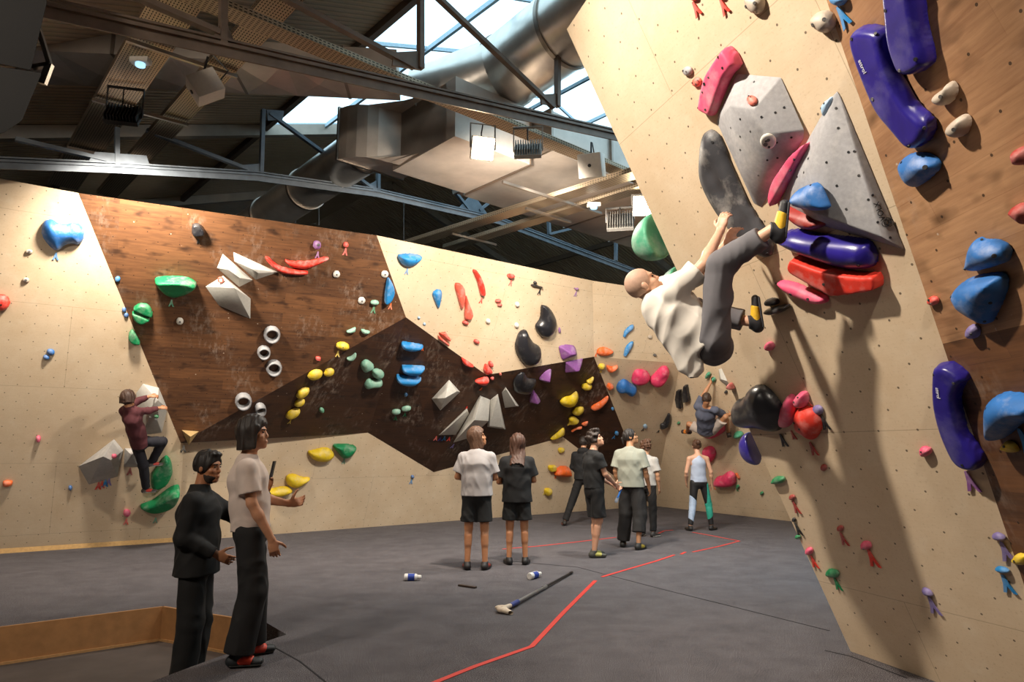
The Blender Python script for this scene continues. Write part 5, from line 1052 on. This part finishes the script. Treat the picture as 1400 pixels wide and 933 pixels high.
    # --- top
    if top:
        tm = mat('cloth_' + top['c'], top['c'], .85, 0, .06, 8); lo_ = top.get('loose', .022) * s; fo = folds(top.get('fold', .0065), seed + 3); hem = pel - axv * top.get('hem', .04) * s; hz = [(hem, -unit(axv + FWv * top.get('hemtilt', 0)))]
        e = Fld(pts, max(h * .85, .007), .22)
        if top['t'] == 'tank':
            e.ecn(pel - axv * .04 * s, waist, R, .158 * s * sx + lo_, .108 * s + lo_, .132 * s * sx + lo_, .097 * s + lo_, .03, hz, fo); e.ecn(waist, chest, R, .132 * s * sx + lo_, .097 * s + lo_, .15 * s * sx + lo_ * .6, .113 * s + lo_, .03, hz, fo)
            e.ecn(chest, pel + axv * TL_ * .91, R, .14 * s * sx, .12 * s + lo_ * .4, .062 * s * sx, .088 * s, .03)
        else:
            e.ecn(pel - axv * .16 * s, waist, R, .172 * s * sx + lo_, .125 * s + lo_, .145 * s * sx + lo_, .105 * s + lo_, .06, hz, fo); e.ecn(waist, chest, R, .145 * s * sx + lo_, .105 * s + lo_, .16 * s * sx + lo_ * .8, .113 * s + lo_ * .8, .06, hz, fo)
            e.ecn(chest, pel + axv * TL_ * .92, R, .16 * s * sx + lo_ * .8, .113 * s + lo_ * .8, .085 * s * sx + lo_ * .3, .07 * s + lo_ * .3, .06, None, fo)
            for q, sg in SIDES:
                sh, el, wr = g('sh' + q), g('el' + q), g('wr' + q); e.cone(sh, neck - axv * .04 * s, .052 * s + lo_ * .3, .056 * s, .05)
                if top['t'] in ('long', 'hoodie'):
                    fr = top.get('sleeve', .95); end = el + (wr - el) * fr; e.cone(sh, el, .054 * s + lo_ * .5, .046 * s + lo_ * .5, .04, noise=fo); e.cone(el, end, .048 * s + lo_ * .5, .034 * s + lo_ * .4, .02, [(end, unit(wr - el))], fo)
                else:
                    fr = top.get('sleeve', .62); end = sh + (el - sh) * fr; e.cone(sh, sh + (el - sh) * (fr + .1), .053 * s + lo_ * .4, .056 * s + lo_ * 1.0, .04, [(end, unit(el - sh))], fo)
            if top['t'] == 'hoodie': e.ell(neck - FWv * .07 * s + axv * .01 * s, (R, FWv, axv), (.12 * s, .055 * s, .07 * s), .03)
            if top.get('collar'): e.cone(neck - axv * .04 * s, neck + axv * .05 * s, .078 * s, .07 * s, .02, [(neck + axv * .045 * s, axv)])
            for a, b, ra, rb in (extra_cloth or []): e.cone(a, b, ra, rb, .05, None, fo)
        e.mesh(dict(tee='t_shirt', tank='tank_top', hoodie='hooded_sweatshirt', long='long_sleeved_top')[top['t']], tm, body)
    # --- trousers / shorts
    if bottom:
        t = bottom['t']; lo_ = bottom.get('loose', dict(shorts=.03, long=.03, leggings=.006)[t]) * s; bm_ = mat('cloth_' + bottom['c'], bottom['c'], .85 if t != 'leggings' else .6, 0, .08, 8); fo = folds(bottom.get('fold', .007 if t != 'leggings' else .001), seed + 9)
        e = Fld(pts, max(h * .85, .007), .22); wz = [(pel + axv * .1 * s, axv)]
        e.ecn(pel - axv * .05 * s, waist, R, .16 * s * sx + lo_ * .5, .112 * s + lo_ * .4, .135 * s * sx + lo_ * .3, .1 * s + lo_ * .3, .03, wz, fo)
        for q, sg in SIDES:
            hi, kn, an = g('hi' + q), g('kn' + q), g('an' + q)
            if t == 'shorts':
                fr = bottom.get('frac', .8); end = hi + (kn - hi) * fr; e.cone(hi, hi + (kn - hi) * (fr + .12), .08 * s + lo_ * .3, .075 * s + lo_, .03, [(end, unit(kn - hi))], fo)
            else:
                fr = (bottom.get('frac', .95) if np.isscalar(bottom.get('frac', .95)) else bottom['frac'][0 if q == 'R' else 1]); end = kn + (an - kn) * fr; fl = bottom.get('flare', 0)
                e.cone(hi, kn, .084 * s + lo_ * .4, .058 * s + lo_, .03, noise=fo); e.cone(kn, kn + (an - kn) * min(fr + .08, 1.1), .058 * s + lo_, .042 * s + lo_ + fl, .02, [(end, unit(an - kn))], fo)
                if t == 'leggings': bk = np.asarray(J.get('calf' + q, -FWv), float); e.cone(kn + (an - kn) * .22 + bk * .018 * s, kn + (an - kn) * .45 + bk * .012 * s, .047 * s, .043 * s, .03)
        e.mesh(dict(shorts='shorts', long='trousers', leggings='leggings')[t], bm_, body)
        for (q, f0, f1, c, fac) in bottom.get('panels', []):                      # contrasting leggings panels
            hi, kn, an = g('hi' + q), g('kn' + q), g('an' + q); bk = np.asarray(J.get('calf' + q, -FWv), float)
            P = lambda u: hi + (kn - hi) * u if u < 1 else kn + (an - kn) * (u - 1)
            e2 = Fld([hi, kn, an], .008, .15); cut = [(P(f0), unit(-(an - hi) + R * .7 * (1 if q == 'L' else -1) * .9)), (P(f1), unit((an - hi) - R * .5 * (1 if q == 'L' else -1)))]
            if fac is not None: cut.append(((hi + kn) / 2 + R * fac[0], R * fac[1]))
            e2.cone(hi, kn, .088 * s + .007 * s, .058 * s + .010 * s, .03); e2.cone(kn, an, .058 * s + .010 * s, .042 * s + .01 * s, .02); e2.cone(kn + (an - kn) * .22 + bk * .018 * s, kn + (an - kn) * .45 + bk * .012 * s, .051 * s, .047 * s, .03)
            for cc in cut: e2.cutp(*cc)
            e2.mesh('leggings_panel', mat('cloth_' + c, c, .6), body)['label'] = 'coloured leggings panel'
    # --- shoes
    if shoes:
        for q, sg in SIDES:
            an, kn = g('an' + q), g('kn' + q); td = unit(J.get('toe' + q, FWv)); dn = unit(J.get('dn' + q, an - kn)); dn = unit(dn - td * np.dot(dn, td)); sd_ = np.cross(td, dn)
            hs = min(h * .8, .008); e = Fld([an - td * .08 * s + dn * .05 * s, an + td * .19 * s + dn * .05 * s, an], hs, .09)
            e.ecn(an - td * .045 * s + dn * .042 * s, an + td * .15 * s + dn * .052 * s, sd_, .038 * s, .038 * s, .043 * s, .024 * s, .02); e.cone(an - td * .02 * s + dn * .04 * s, an + td * .0 - dn * shoes.get('collar', .015) * s, .045 * s, .044 * s, .02, [(an - dn * shoes.get('collar', .015) * s, -dn)])
            e.cutp(an + dn * .0785 * s, dn)
            sh = e.mesh('shoe', mat('shoe_' + shoes['c'], shoes['c'], .6, 0, .1, 40), body)
            e = Fld([an - td * .08 * s + dn * .06 * s, an + td * .2 * s + dn * .06 * s], hs, .06); e.ecn(an - td * .045 * s + dn * .07 * s, an + td * .15 * s + dn * .07 * s, sd_, .043 * s, .012 * s, .047 * s, .012 * s, .01); e.cutp(an + dn * .0795 * s, dn); e.mesh('sole', mat('sole_' + shoes.get('sole', '1c1b1a'), shoes.get('sole', '1c1b1a'), .8), sh)
            if shoes.get('acc'):
                e = Fld([an, an + td * .15 * s + dn * .05 * s], hs * .8, .09); e.ecn(an + td * .0 * s + dn * .038 * s, an + td * .12 * s + dn * .049 * s, sd_, .0445 * s, .0385 * s, .0465 * s, .0285 * s, .01, [(an + td * .115 * s, unit(td + dn * .4)), (an - td * .01 * s, unit(-td - dn * .3))]); e.cutp(an + dn * .07 * s, dn); e.mesh('shoe_upper', mat('shoe_' + shoes['acc'], shoes['acc'], .55), sh)['label'] = 'coloured shoe upper'
    return body
def standing(foot, ang, height, ov=None, look=None, tilt=0., lean=(0, 0)):
    """joints of a standing person: foot = point between the feet on the ground, ang = heading in degrees (0 = +X, 90 = away)"""
    s = height / 1.75; a = radians(ang); fw = A(cos(a), sin(a), 0); rg = A(sin(a), -cos(a), 0); foot = np.asarray(foot, float)
    L = dict(pel=(0, 0, .96), neck=(0, -.015, 1.455), head=(0, .035, 1.632), shR=(.172, -.01, 1.375), shL=(-.172, -.01, 1.375), elR=(.225, -.04, 1.12), elL=(-.225, -.04, 1.12), wrR=(.215, .06, .885), wrL=(-.215, .06, .885),
             hiR=(.088, 0, .91), hiL=(-.088, 0, .91), knR=(.1, .015, .5), knL=(-.1, .015, .5), anR=(.11, -.02, .085), anL=(-.11, -.02, .085))
    L.update(ov or {})
    w = lambda p: foot + (rg * (p[0] + lean[0] * max(p[2] - .5, 0)) + fw * (p[1] + lean[1] * max(p[2] - .5, 0)) + ZUP * p[2]) * s
    dr = lambda p: unit(rg * p[0] + fw * p[1] + ZUP * p[2])
    J = {}
    for k, p in L.items(): J[k] = dr(p) if k[:2] in ('hd', 'pn', 'th', 'to', 'dn', 'ca') else w(p)
    J['right'] = rg; l = radians(look if look is not None else ang); J['hf'] = unit(A(cos(l), sin(l), tan(radians(tilt)))); J['hu'] = ZUP
    for q, sg in SIDES:
        if 'toe' + q not in J: J['toe' + q] = unit(fw + rg * sg * .25)
        if 'hd' + q not in L: J['hd' + q] = unit(J['wr' + q] - J['el' + q])
    return J, s
def gp(x, y): return onz(x, y, 0.)
# --- visitor in pale T-shirt, left foreground
J, s = standing(gp(338, 906), 18, 1.76, dict(elR=(.2, .02, 1.13), wrR=(.18, .15, .87), elL=(-.2, .06, 1.14), wrL=(-.1, .27, 1.1), hdR=(0, .25, -1), hdL=(.3, .95, .15), anR=(.1, -.06, .085), anL=(-.16, .02, .085), thL=(0, .2, 1), pnL=(.9, -.3, .3), toeR=(.1, 1, 0), pnR=(-1, 0, 0), thR=(0, 1, .3)), look=2, tilt=3, lean=(0, -.07))
person('person in pale T-shirt and wide black cargo trousers standing in left foreground', J, 'c48d6c', .0075, dict(t='bob', c='241a14'), dict(t='tee', c='cdbbb0', loose=.024, hem=.03, sleeve=.72), dict(t='long', c='161516', loose=.04, flare=.022, frac=.97), dict(c='1d2226', acc='d8452f'), s, .95, seed=2, curl=(.55, .45))
# --- bearded visitor in black, standing in the walkway behind
J, s = standing(onY(274, 700, 5.55) * A(1, 1, 0) + A(0, 0, -.313), 8, 1.82, dict(elL=(-.17, .28, 1.2), wrL=(-.1, .46, 1.45), hdL=(.1, .2, 1), elR=(.2, -.05, 1.12), wrR=(.15, .17, 1.0), thL=(.3, -.5, .6), pnL=(1, -.2, 0)), look=-10, tilt=-4)
ow = J['wrL']; oh = unit(J['hdL'])
person('bearded person all in black with raised hand, behind the pale T-shirt visitor', J, 'a8714f', .0075, dict(t='short', c='1f1815', beard=1), dict(t='long', c='111010', loose=.035, hem=.12, collar=1), dict(t='long', c='100f0f', loose=.035, flare=.012), dict(c='1a1a1a'), s, 1.05, seed=4, curl=(.35, .9))
# --- pair in the middle seen from behind
J, s = standing(gp(651, 779), 88, 1.8, dict(elR=(.23, .03, 1.12), elL=(-.25, .02, 1.13), wrR=(.1, .25, 1.1), wrL=(-.12, .25, 1.1), hdR=(-.7, .7, 0), hdL=(.7, .7, 0)), look=8, tilt=12)
person('person in light grey T-shirt and black shorts with shoulder-length brown hair, seen from behind', J, 'b27b57', .0095, dict(t='bob', c='5d402d', L=.17), dict(t='tee', c='a7a1a0', loose=.03, hem=.06, sleeve=.75), dict(t='shorts', c='101010', frac=.8, loose=.035), dict(c='201d1d', acc='7d2a22'), s, 1.08, seed=6)
J, s = standing(gp(707, 772), 92, 1.72, dict(elR=(.235, .03, 1.12), elL=(-.25, .02, 1.1), wrR=(.1, .25, 1.1), wrL=(-.12, .25, 1.1), hdR=(-.7, .7, 0), hdL=(.7, .7, 0)), look=126, tilt=4)
person('person in black T-shirt and shorts with long brown hair, seen from behind', J, 'b27b57', .0095, dict(t='long', c='4a2f21'), dict(t='tee', c='131213', loose=.035, hem=.13, sleeve=.75), dict(t='shorts', c='101010', frac=.78, loose=.04), dict(c='201d1d'), s, 1.05, seed=8)
# --- curly-haired man with the brush
J, s = standing(gp(814, 762), 22, 1.79, dict(elR=(.2, .07, 1.14), wrR=(.07, .29, 1.0), elL=(-.2, .08, 1.13), wrL=(-.02, .32, .98), hdR=(-.35, .8, -.45), hdL=(.35, .8, -.5), anR=(.06, -.05, .085), anL=(-.08, .03, .085), knR=(.07, .03, .5), knL=(-.09, .06, .5)), look=-18, tilt=20)
bw = (J['wrR'] + J['wrL']) / 2 + unit(J['hdR'] + J['hdL']) * .13
person('person with dark curly hair in black T-shirt and shorts, looking up, hands together', J, 'c39276', .0095, dict(t='curly', c='2a1d16'), dict(t='tee', c='121213', loose=.022, hem=.02, sleeve=.62), dict(t='shorts', c='111011', frac=.88, loose=.035), dict(c='45453f', acc='a8a150'), s, .98, seed=10, curl=(.6, .6))
J, s = standing(gp(783, 722) + A(.28, .4, 0), 78, 1.78, dict(anL=(-.38, -.1, .085), knL=(-.24, 0, .49), anR=(.2, .1, .085), elL=(-.23, .08, 1.14), wrL=(-.12, .22, 1.0)), look=70, tilt=8)
person('person in black hooded top and black trousers, half hidden behind the curly-haired one', J, 'b98868', .0105, dict(t='short', c='241b16'), dict(t='hoodie', c='111011', loose=.035, hem=.06), dict(t='long', c='131111', loose=.02), dict(c='26201e', sole='7c3526'), s, 1.05, seed=12)
# --- man with tied hair, pale green T-shirt
J, s = standing(gp(865, 750), 62, 1.84, dict(elR=(.23, .0, 1.12), wrR=(.24, .12, .88), anL=(-.16, .05, .085), anR=(.13, -.12, .085), knR=(.13, -.02, .5)), look=-6, tilt=14)
person('person with dark tied-back hair in pale sage T-shirt and rolled black trousers', J, 'a97a58', .0095, dict(t='tied', c='1d1613'), dict(t='tee', c='8a8c80', loose=.036, hem=.07, sleeve=.8), dict(t='long', c='191717', loose=.045, frac=(.62, .95), flare=.01), dict(c='2a2926', acc='a8942f'), s, 1.05, seed=14)
J, s = standing(gp(884, 735) + A(.05, .1, 0), 55, 1.68, dict(elR=(.22, .0, 1.12), wrR=(.2, .1, .88)), look=50, tilt=10)
person('person with brown curls in white T-shirt, mostly hidden behind the sage T-shirt', J, 'c0906f', .0105, dict(t='curly', c='553826'), dict(t='tee', c='a9a5a0', loose=.028, hem=.04, sleeve=.75), dict(t='long', c='141212', loose=.015), dict(c='35302d', sole='c9c2b8'), s, .98, seed=16)
# --- woman in leggings
J, s = standing(gp(958, 726), 95, 1.7, dict(anL=(-.21, -.02, .085), anR=(.23, .03, .085), knL=(-.13, .02, .5), knR=(.19, .03, .5), elR=(.25, -.02, 1.12), wrR=(.29, .08, .88), elL=(-.24, .0, 1.12), wrL=(-.2, .14, .92), toeR=(.7, .6, 0), toeL=(-.1, 1, 0)), look=92, tilt=10)
person('person in light blue tank top and black leggings with blue and green panels', J, 'c99a7e', .0095, dict(t='bun', c='4a3020'), dict(t='tank', c='a9b4c8', loose=.018, hem=.03), dict(t='leggings', c='1a191b', frac=.93, panels=[('L', .72, 1.72, 'a9bcd6', None), ('R', .15, 1.0, '2f9a86', (.0, -1)), ('R', .85, 1.62, '2f9a86', None)]), dict(c='1e1c1c', acc='4a3c34'), s, .93, seed=18)
# --- boy climbing the right wall
def wp(x, y, pl, h): return onP(x, y, pl, h)
PB = (vs, PLW[1] if np.dot(PLW[1], CAM - vs) > 0 else -PLW[1])
cw, nw = hit(965, 560); PB = (cw, nw)
b_ = lambda x, y, h: wp(x, y, PB, h)
J = dict(pel=b_(966, 588, .5), neck=b_(964, 556, .62), head=b_(966, 546, .6), shR=b_(978, 561, .55), shL=b_(953, 556, .62), elR=b_(990, 568, .3), wrR=b_(998, 567, .2), elL=b_(962, 540, .42), wrL=b_(972, 523, .16), hiR=b_(973, 590, .45), hiL=b_(959, 589, .48), knR=b_(992, 570, .4), anR=b_(996, 592, .2),
         knL=b_(942, 580, .55), anL=b_(940, 590, .3), right=unit(A(1, -.35, 0)), hf=unit(A(.25, 1, .1)), hu=unit(A(0, -.25, 1)), toeR=unit(A(.3, 1, -.1)), toeL=unit(A(-.7, .6, .1)), hdL=unit(A(.1, .5, .8)), hdR=unit(A(.4, 1, 0)), calfR=A(.5, -.3, 0), calfL=A(-.5, -.3, 0))
person('child in grey blue T-shirt and pale shorts climbing the right corner wall', J, 'b5805c', .0105, dict(t='short', c='3b281c'), dict(t='tee', c='565a6b', loose=.03, hem=.02, sleeve=.8), dict(t='shorts', c='b9aca2', frac=.8, loose=.03), dict(c='3a2c26', acc='c9762c'), 1.05, 1.0, seed=20, curl=(.6, .6), eyes=False)
# --- child in maroon climbing the left wall
cw, nw = hit(190, 600); PM = (cw, nw); m_ = lambda x, y, h: wp(x, y, PM, h)
J = dict(pel=m_(190, 603, .42), neck=m_(176, 555, .5), head=m_(175.5, 545, .47), shR=m_(186, 563, .52), shL=m_(169, 562, .42), elR=m_(203, 562, .42), wrR=m_(218, 558, .33), elL=m_(190, 548, .3), wrL=m_(205, 542, .3), hiR=m_(196, 604, .44), hiL=m_(186, 606, .36), knR=m_(222, 604, .4), anR=m_(208, 632, .3),
         knL=m_(196, 636, .36), anL=m_(200, 668, .26), right=unit(A(.5, -.85, .1)), hf=unit(A(.35, .93, .05)), hu=unit(A(-.1, -.1, 1)), toeR=unit(A(.6, .55, .1)), toeL=unit(A(.9, .2, .05)), hdR=unit(A(.8, .5, .1)), hdL=unit(A(.9, .4, .1)), thR=A(0, 0, 1), thL=A(0, 0, 1), pnR=A(0, 1, -.6), pnL=A(0, 1, -.6), calfR=A(-.3, -.3, -.2), calfL=A(-.6, -.3, 0), dnR=A(0, 0, -1), dnL=A(0, 0, -1))
km = J
person('child in maroon long-sleeved top and dark jeans climbing the left pale wall', J, 'b9825f', .0095, dict(t='bob', c='3a251a', L=.075), dict(t='long', c='55282d', loose=.024, hem=.06, sleeve=.8), dict(t='long', c='201f27', loose=.022), dict(c='4a4644', acc='b8382f', sole='8a8580'), .88, .95, seed=22, curl=(.7, .7), eyes=False)
# --- the climber on the leaning wall
c_ = lambda x, y, Y: onY(x, y, Y - .2); cr = lambda x, y, h: onP(x, y, PLR, h)
J = dict(pel=c_(966, 466, 4.32), neck=c_(905, 408, 4.38), head=c_(879, 389, 4.38), shR=c_(921, 400, 4.22), shL=c_(908, 392, 4.55), elR=c_(962, 362, 4.16), wrR=cr(985, 316, .27), elL=c_(956, 378, 4.5), wrL=cr(994, 332, .24), hiR=c_(976, 464, 4.2), hiL=c_(962, 456, 4.42), knR=c_(985, 362, 4.08), anR=cr(1056, 314, .3),
         knL=c_(950, 425, 4.7), anL=cr(1026, 440, .2), right=unit(A(.05, -1, 0)), hf=unit(RT * .74 + UPV * .66 - A(0, .06, 0)), hu=unit(-RT * .66 + UPV * .74), toeR=unit(UPV * .95 + RT * .05 - FW * .1), toeL=unit(UPV * .97 - RT * .15), dnR=unit(RT - FW * .2), dnL=unit(RT - FW * .2), hdR=unit(RT * .22 + UPV * .95), pnR=unit(RT * .75 + FW * .65), thR=-RT, hdL=unit(RT * .4 + UPV * .8), pnL=unit(RT * .7 + FW * .6), calfR=-UPV, calfL=-UPV)
person('climber with shaved head in off-white T-shirt and grey trousers hanging from the leaning wall', J, 'd6a88c', .0065, dict(t='stubble', c='c39f89'), dict(t='tee', c='e2dbd0', loose=.03, hem=.03, sleeve=.8, fold=.009), dict(t='long', c='676569', loose=.026, frac=(.8, .86), fold=.009), dict(c='26262a', acc='e0b22a', sole='3a3a3e'), .96, 1.0, seed=24, curl=(.5, .6),
       extra_cloth=[(c_(905, 420, 4.38), c_(938, 500, 4.34), .13, .05), (c_(915, 430, 4.32), c_(947, 518, 4.32), .09, .02), (c_(935, 455, 4.34), c_(956, 505, 4.32), .1, .03)])
# ================================================================== THINGS ON THE FLOOR
TAPE = mat('red_floor_tape', 'd0382f', .5, 0, .05, 20)
def tape(label, pts, w=.04):
    P = [onz(x, y, .004) for x, y in pts]; b = MB(); 
    for i in range(len(P)):
        d = unit(P[min(i + 1, len(P) - 1)] - P[max(i - 1, 0)]); sdv = A(-d[1], d[0], 0) * w / 2
        b.V += [tuple(P[i] - sdv), tuple(P[i] + sdv), tuple(P[i] - sdv - A(0, 0, .003)), tuple(P[i] + sdv - A(0, 0, .003))]; b.UV += [(0, 0)] * 4
        if i: k = 4 * i; b.F += [(k - 4, k, k + 1, k - 3), (k - 2, k - 1, k + 3, k + 2), (k - 4, k - 2, k + 2, k), (k - 3, k + 1, k + 3, k - 1)]
    b.F += [(0, 1, 3, 2), (len(b.V) - 4, len(b.V) - 2, len(b.V) - 1, len(b.V) - 3)]
    tag(b.build('floor_tape', TAPE), label, 'tape', 'red tape lines on the mat')
tape('long red tape line with a bend, from bottom edge of picture to mid floor', [(560, 947), (595, 933), (650, 911), (727, 884), (770, 838), (814, 794)], .045)
tape('red tape piece curving from the long line towards the right', [(823, 789), (860, 778), (895, 768), (922, 759)]); tape('tiny red tape dash between two longer tape pieces', [(931, 758), (937, 755)])
tape('red tape corner pointing right below the woman in leggings', [(947, 755), (980, 748), (1011, 740), (975, 733), (947, 728)]); tape('short curved red tape behind the sage T-shirt visitor', [(897, 731), (908, 726), (920, 725)]); tape('thin red tape line between the black T-shirt visitor and the curly-haired one', [(687, 751), (735, 747), (790, 741), (842, 735)])
# bottles
def bottle(label, a, b, r):
    a = onz(*a, r); b = onz(*b, r); d = unit(b - a); L = np.linalg.norm(b - a); root = empty('spray_bottle', tuple(a)); tag(root, label, 'bottle', 'small blue and white bottles on the mat')
    WB = mat('bottle_white', 'd8d5d0', .4); BL = mat('bottle_label_blue', '24409a', .45)
    P = [a + d * L * t for t in (0, .03, .1, .68, .76, .8, .8)]; smooth_by_angle(MB().tube(P, r, 20, True, [r * .9, r, r, r, r * .75, r * .5, r * .5]).build('bottle_body', WB, root), 50)
    smooth_by_angle(MB().tube([a + d * L * .22, a + d * L * .62], r * 1.02, 20).build('bottle_label', BL, root), 50)
    smooth_by_angle(MB().tube([a + d * L * .79, a + d * L * .97, a + d * L], r * .6, 20, True, [r * .62, r * .58, r * .45]).build('bottle_cap', WB, root), 50)
    b2 = MB(); s2 = np.cross(d, ZUP)
    for k in (-.35, .0, .3): b2.box(a + d * L * (.42 + k * .3) + ZUP * (r * 1.02), d * L * .03, s2 * r * .25, ZUP * .001)
    b2.build('label_print', WB, root)
bottle('white and blue bottle lying on mat, left of the shorts wearer', (553, 789.5), (576, 789.5), .04); bottle('white and blue bottle lying on mat, near the pole end', (724, 788.5), (739, 784.5), .04)
# brush on a pole
a = onz(699, 828, .035); e = onz(782, 783, .02); d = unit(e - a); L = np.linalg.norm(e - a); root = empty('pole_brush', tuple(a)); tag(root, 'long silver pole with white hold-brush head lying on the mat', 'brush')
SIL = metal_mat('pole_aluminium', '9fa6ac', .35)
MB().tube([a, a + d * L * .48], .017, 12).build('lower_pole', SIL, root); MB().tube([a + d * L * .46, a + d * L * .97], .013, 12).build('upper_pole', mat('pole_black', '2a2b2e', .4, .6), root)
MB().tube([a + d * L * .455, a + d * L * .51], .021, 12).build('pole_clamp', SIL, root); MB().tube([a + d * L * .96, a + d * L], .017, 12).build('end_cap', FINS, root); MB().tube([a - d * .02, a + d * .17], .024, 12).build('blue_grip', mat('grip_blue', '2b3f86', .5), root)
bh = Fld([a - d * .12, a], .006, .14); c0 = onz(688, 833, .035); c1 = onz(699, 838.5, .02)
bh.cone(a, c0, .02, .03, .02); bh.ecn(c0 + A(-.02, .0, 0), c1, ZUP, .03, .05, .018, .02, .015); bh.cone(c0 - A(.02, 0, 0), onz(681, 832, .03), .03, .025, .02, noise=curls(.004, 3)); bh.mesh('brush_head', mat('brush_head_cream', 'd7c7b2', .8), root)
pb = onz(639, 802, .012); dd_ = unit(onz(651, 804, .012) - onz(630, 801, .012)); o = MB().box(pb, dd_ * .12, np.cross(ZUP, dd_) * .02, A(0, 0, .01)).build('hand_brush', mat('brush_wood', '3a2a20', .7)); bevel(o, .006); tag(o, 'small dark wooden brush lying on the mat in front of the pair', 'brush')
# chalk brush held by the curly-haired man, phone held by bearded visitor
a = bw + A(-.05, -.03, -.13); b_ = bw + A(.01, -.02, -.0)
root = empty('chalk_brush', tuple(a)); tag(root, 'small blue chalk brush in the hands of the curly-haired person', 'brush'); MB().tube([a, b_], .013, 10).build('handle', mat('brush_blue', '2b6fc0', .5), root); d = unit(a - b_); MB().box(a + d * .02, d * .04, RT * .018, UPV * .014).build('bristles', mat('bristle_white', 'b9c6d6', .8), root)
pc_ = ow + oh * .1 + A(.02, -.04, .0); o = MB().box(pc_ + oh * .06, oh * .075, A(.0, .034, 0), A(.0045, 0, 0)).build('mobile_phone', mat('phone_black', '1a1a1d', .25)); bevel(o, .004); tag(o, 'dark mobile phone in the raised hand of the bearded person', 'phone')
LAMPS = [
 ('flood_or_fill_beam', FL1 + A(-.05, .25, -.25), (-5.0, 10.5, 2.2), 900, 140, .8, .2),
 ('flood_or_fill_beam', FL3 + A(0, .15, -.1), (-.5, 13, 2.4), 1000, 150, .8, .15),
 ('flood_or_fill_beam', FL2 + A(.05, -.12, -.08), (0.0, 3.0, 0), 350, 140, .8, .12),
 ('flood_or_fill_beam', FL4 + A(0, -.12, -.1), (2.5, 12, 0), 500, 150, .8, .15),
 ('flood_or_fill_beam', FL5 + A(-1.5, -1.2, .1), (4.2, 16, 0.8), 420, 120, .8, .15),
 ('flood_or_fill_beam', (-2.0, 2.6, 5.75), (1.1, 4.1, 3.0), 1500, 62, .8, .1),
 ('flood_or_fill_beam', (1.0, .1, 4.5), (2.6, 2.0, 2.9), 260, 80, .8, .12),
 ('flood_or_fill_beam', (-4.5, 1.0, 5.0), (-4.0, 8, 0.5), 620, 130, .8, .2),  # unseen fill lamp added to lift the ambient light, has no fixture
]
# ================================================================== LIGHT
w = bpy.data.worlds.new('World'); SC.world = w; w.use_nodes = True
bg = w.node_tree.nodes['Background']; bg.inputs[0].default_value = (.64, .87, 1, 1); bg.inputs[1].default_value = 2.1
def spot(name, loc, target, power, col=(1, .89, .755), angle=120, blend=.6, size=.18):
    l = bpy.data.lights.new(name, 'SPOT'); l.energy = power; l.color = col; l.spot_size = radians(angle); l.spot_blend = blend; l.shadow_soft_size = size
    o = bpy.data.objects.new(name, l); COL.objects.link(o); o.location = loc
    o.rotation_euler = Vector(np.asarray(target) - np.asarray(loc)).to_track_quat('-Z', 'Y').to_euler(); return o
for nm, loc, tgt, pw, ang, bl, sz in LAMPS: spot(nm, loc, tgt, pw, angle=ang, blend=bl, size=sz)
SC.cycles.use_denoising = True
SC.cycles.max_bounces = 6; SC.cycles.diffuse_bounces = 4; SC.cycles.caustics_reflective = False; SC.cycles.caustics_refractive = False
SC.cycles.sample_clamp_indirect = 5
SC.view_settings.view_transform = 'Standard'; SC.view_settings.look = 'None'; SC.view_settings.gamma = 1; SC.view_settings.use_curve_mapping = False
SC.view_settings.exposure = .3
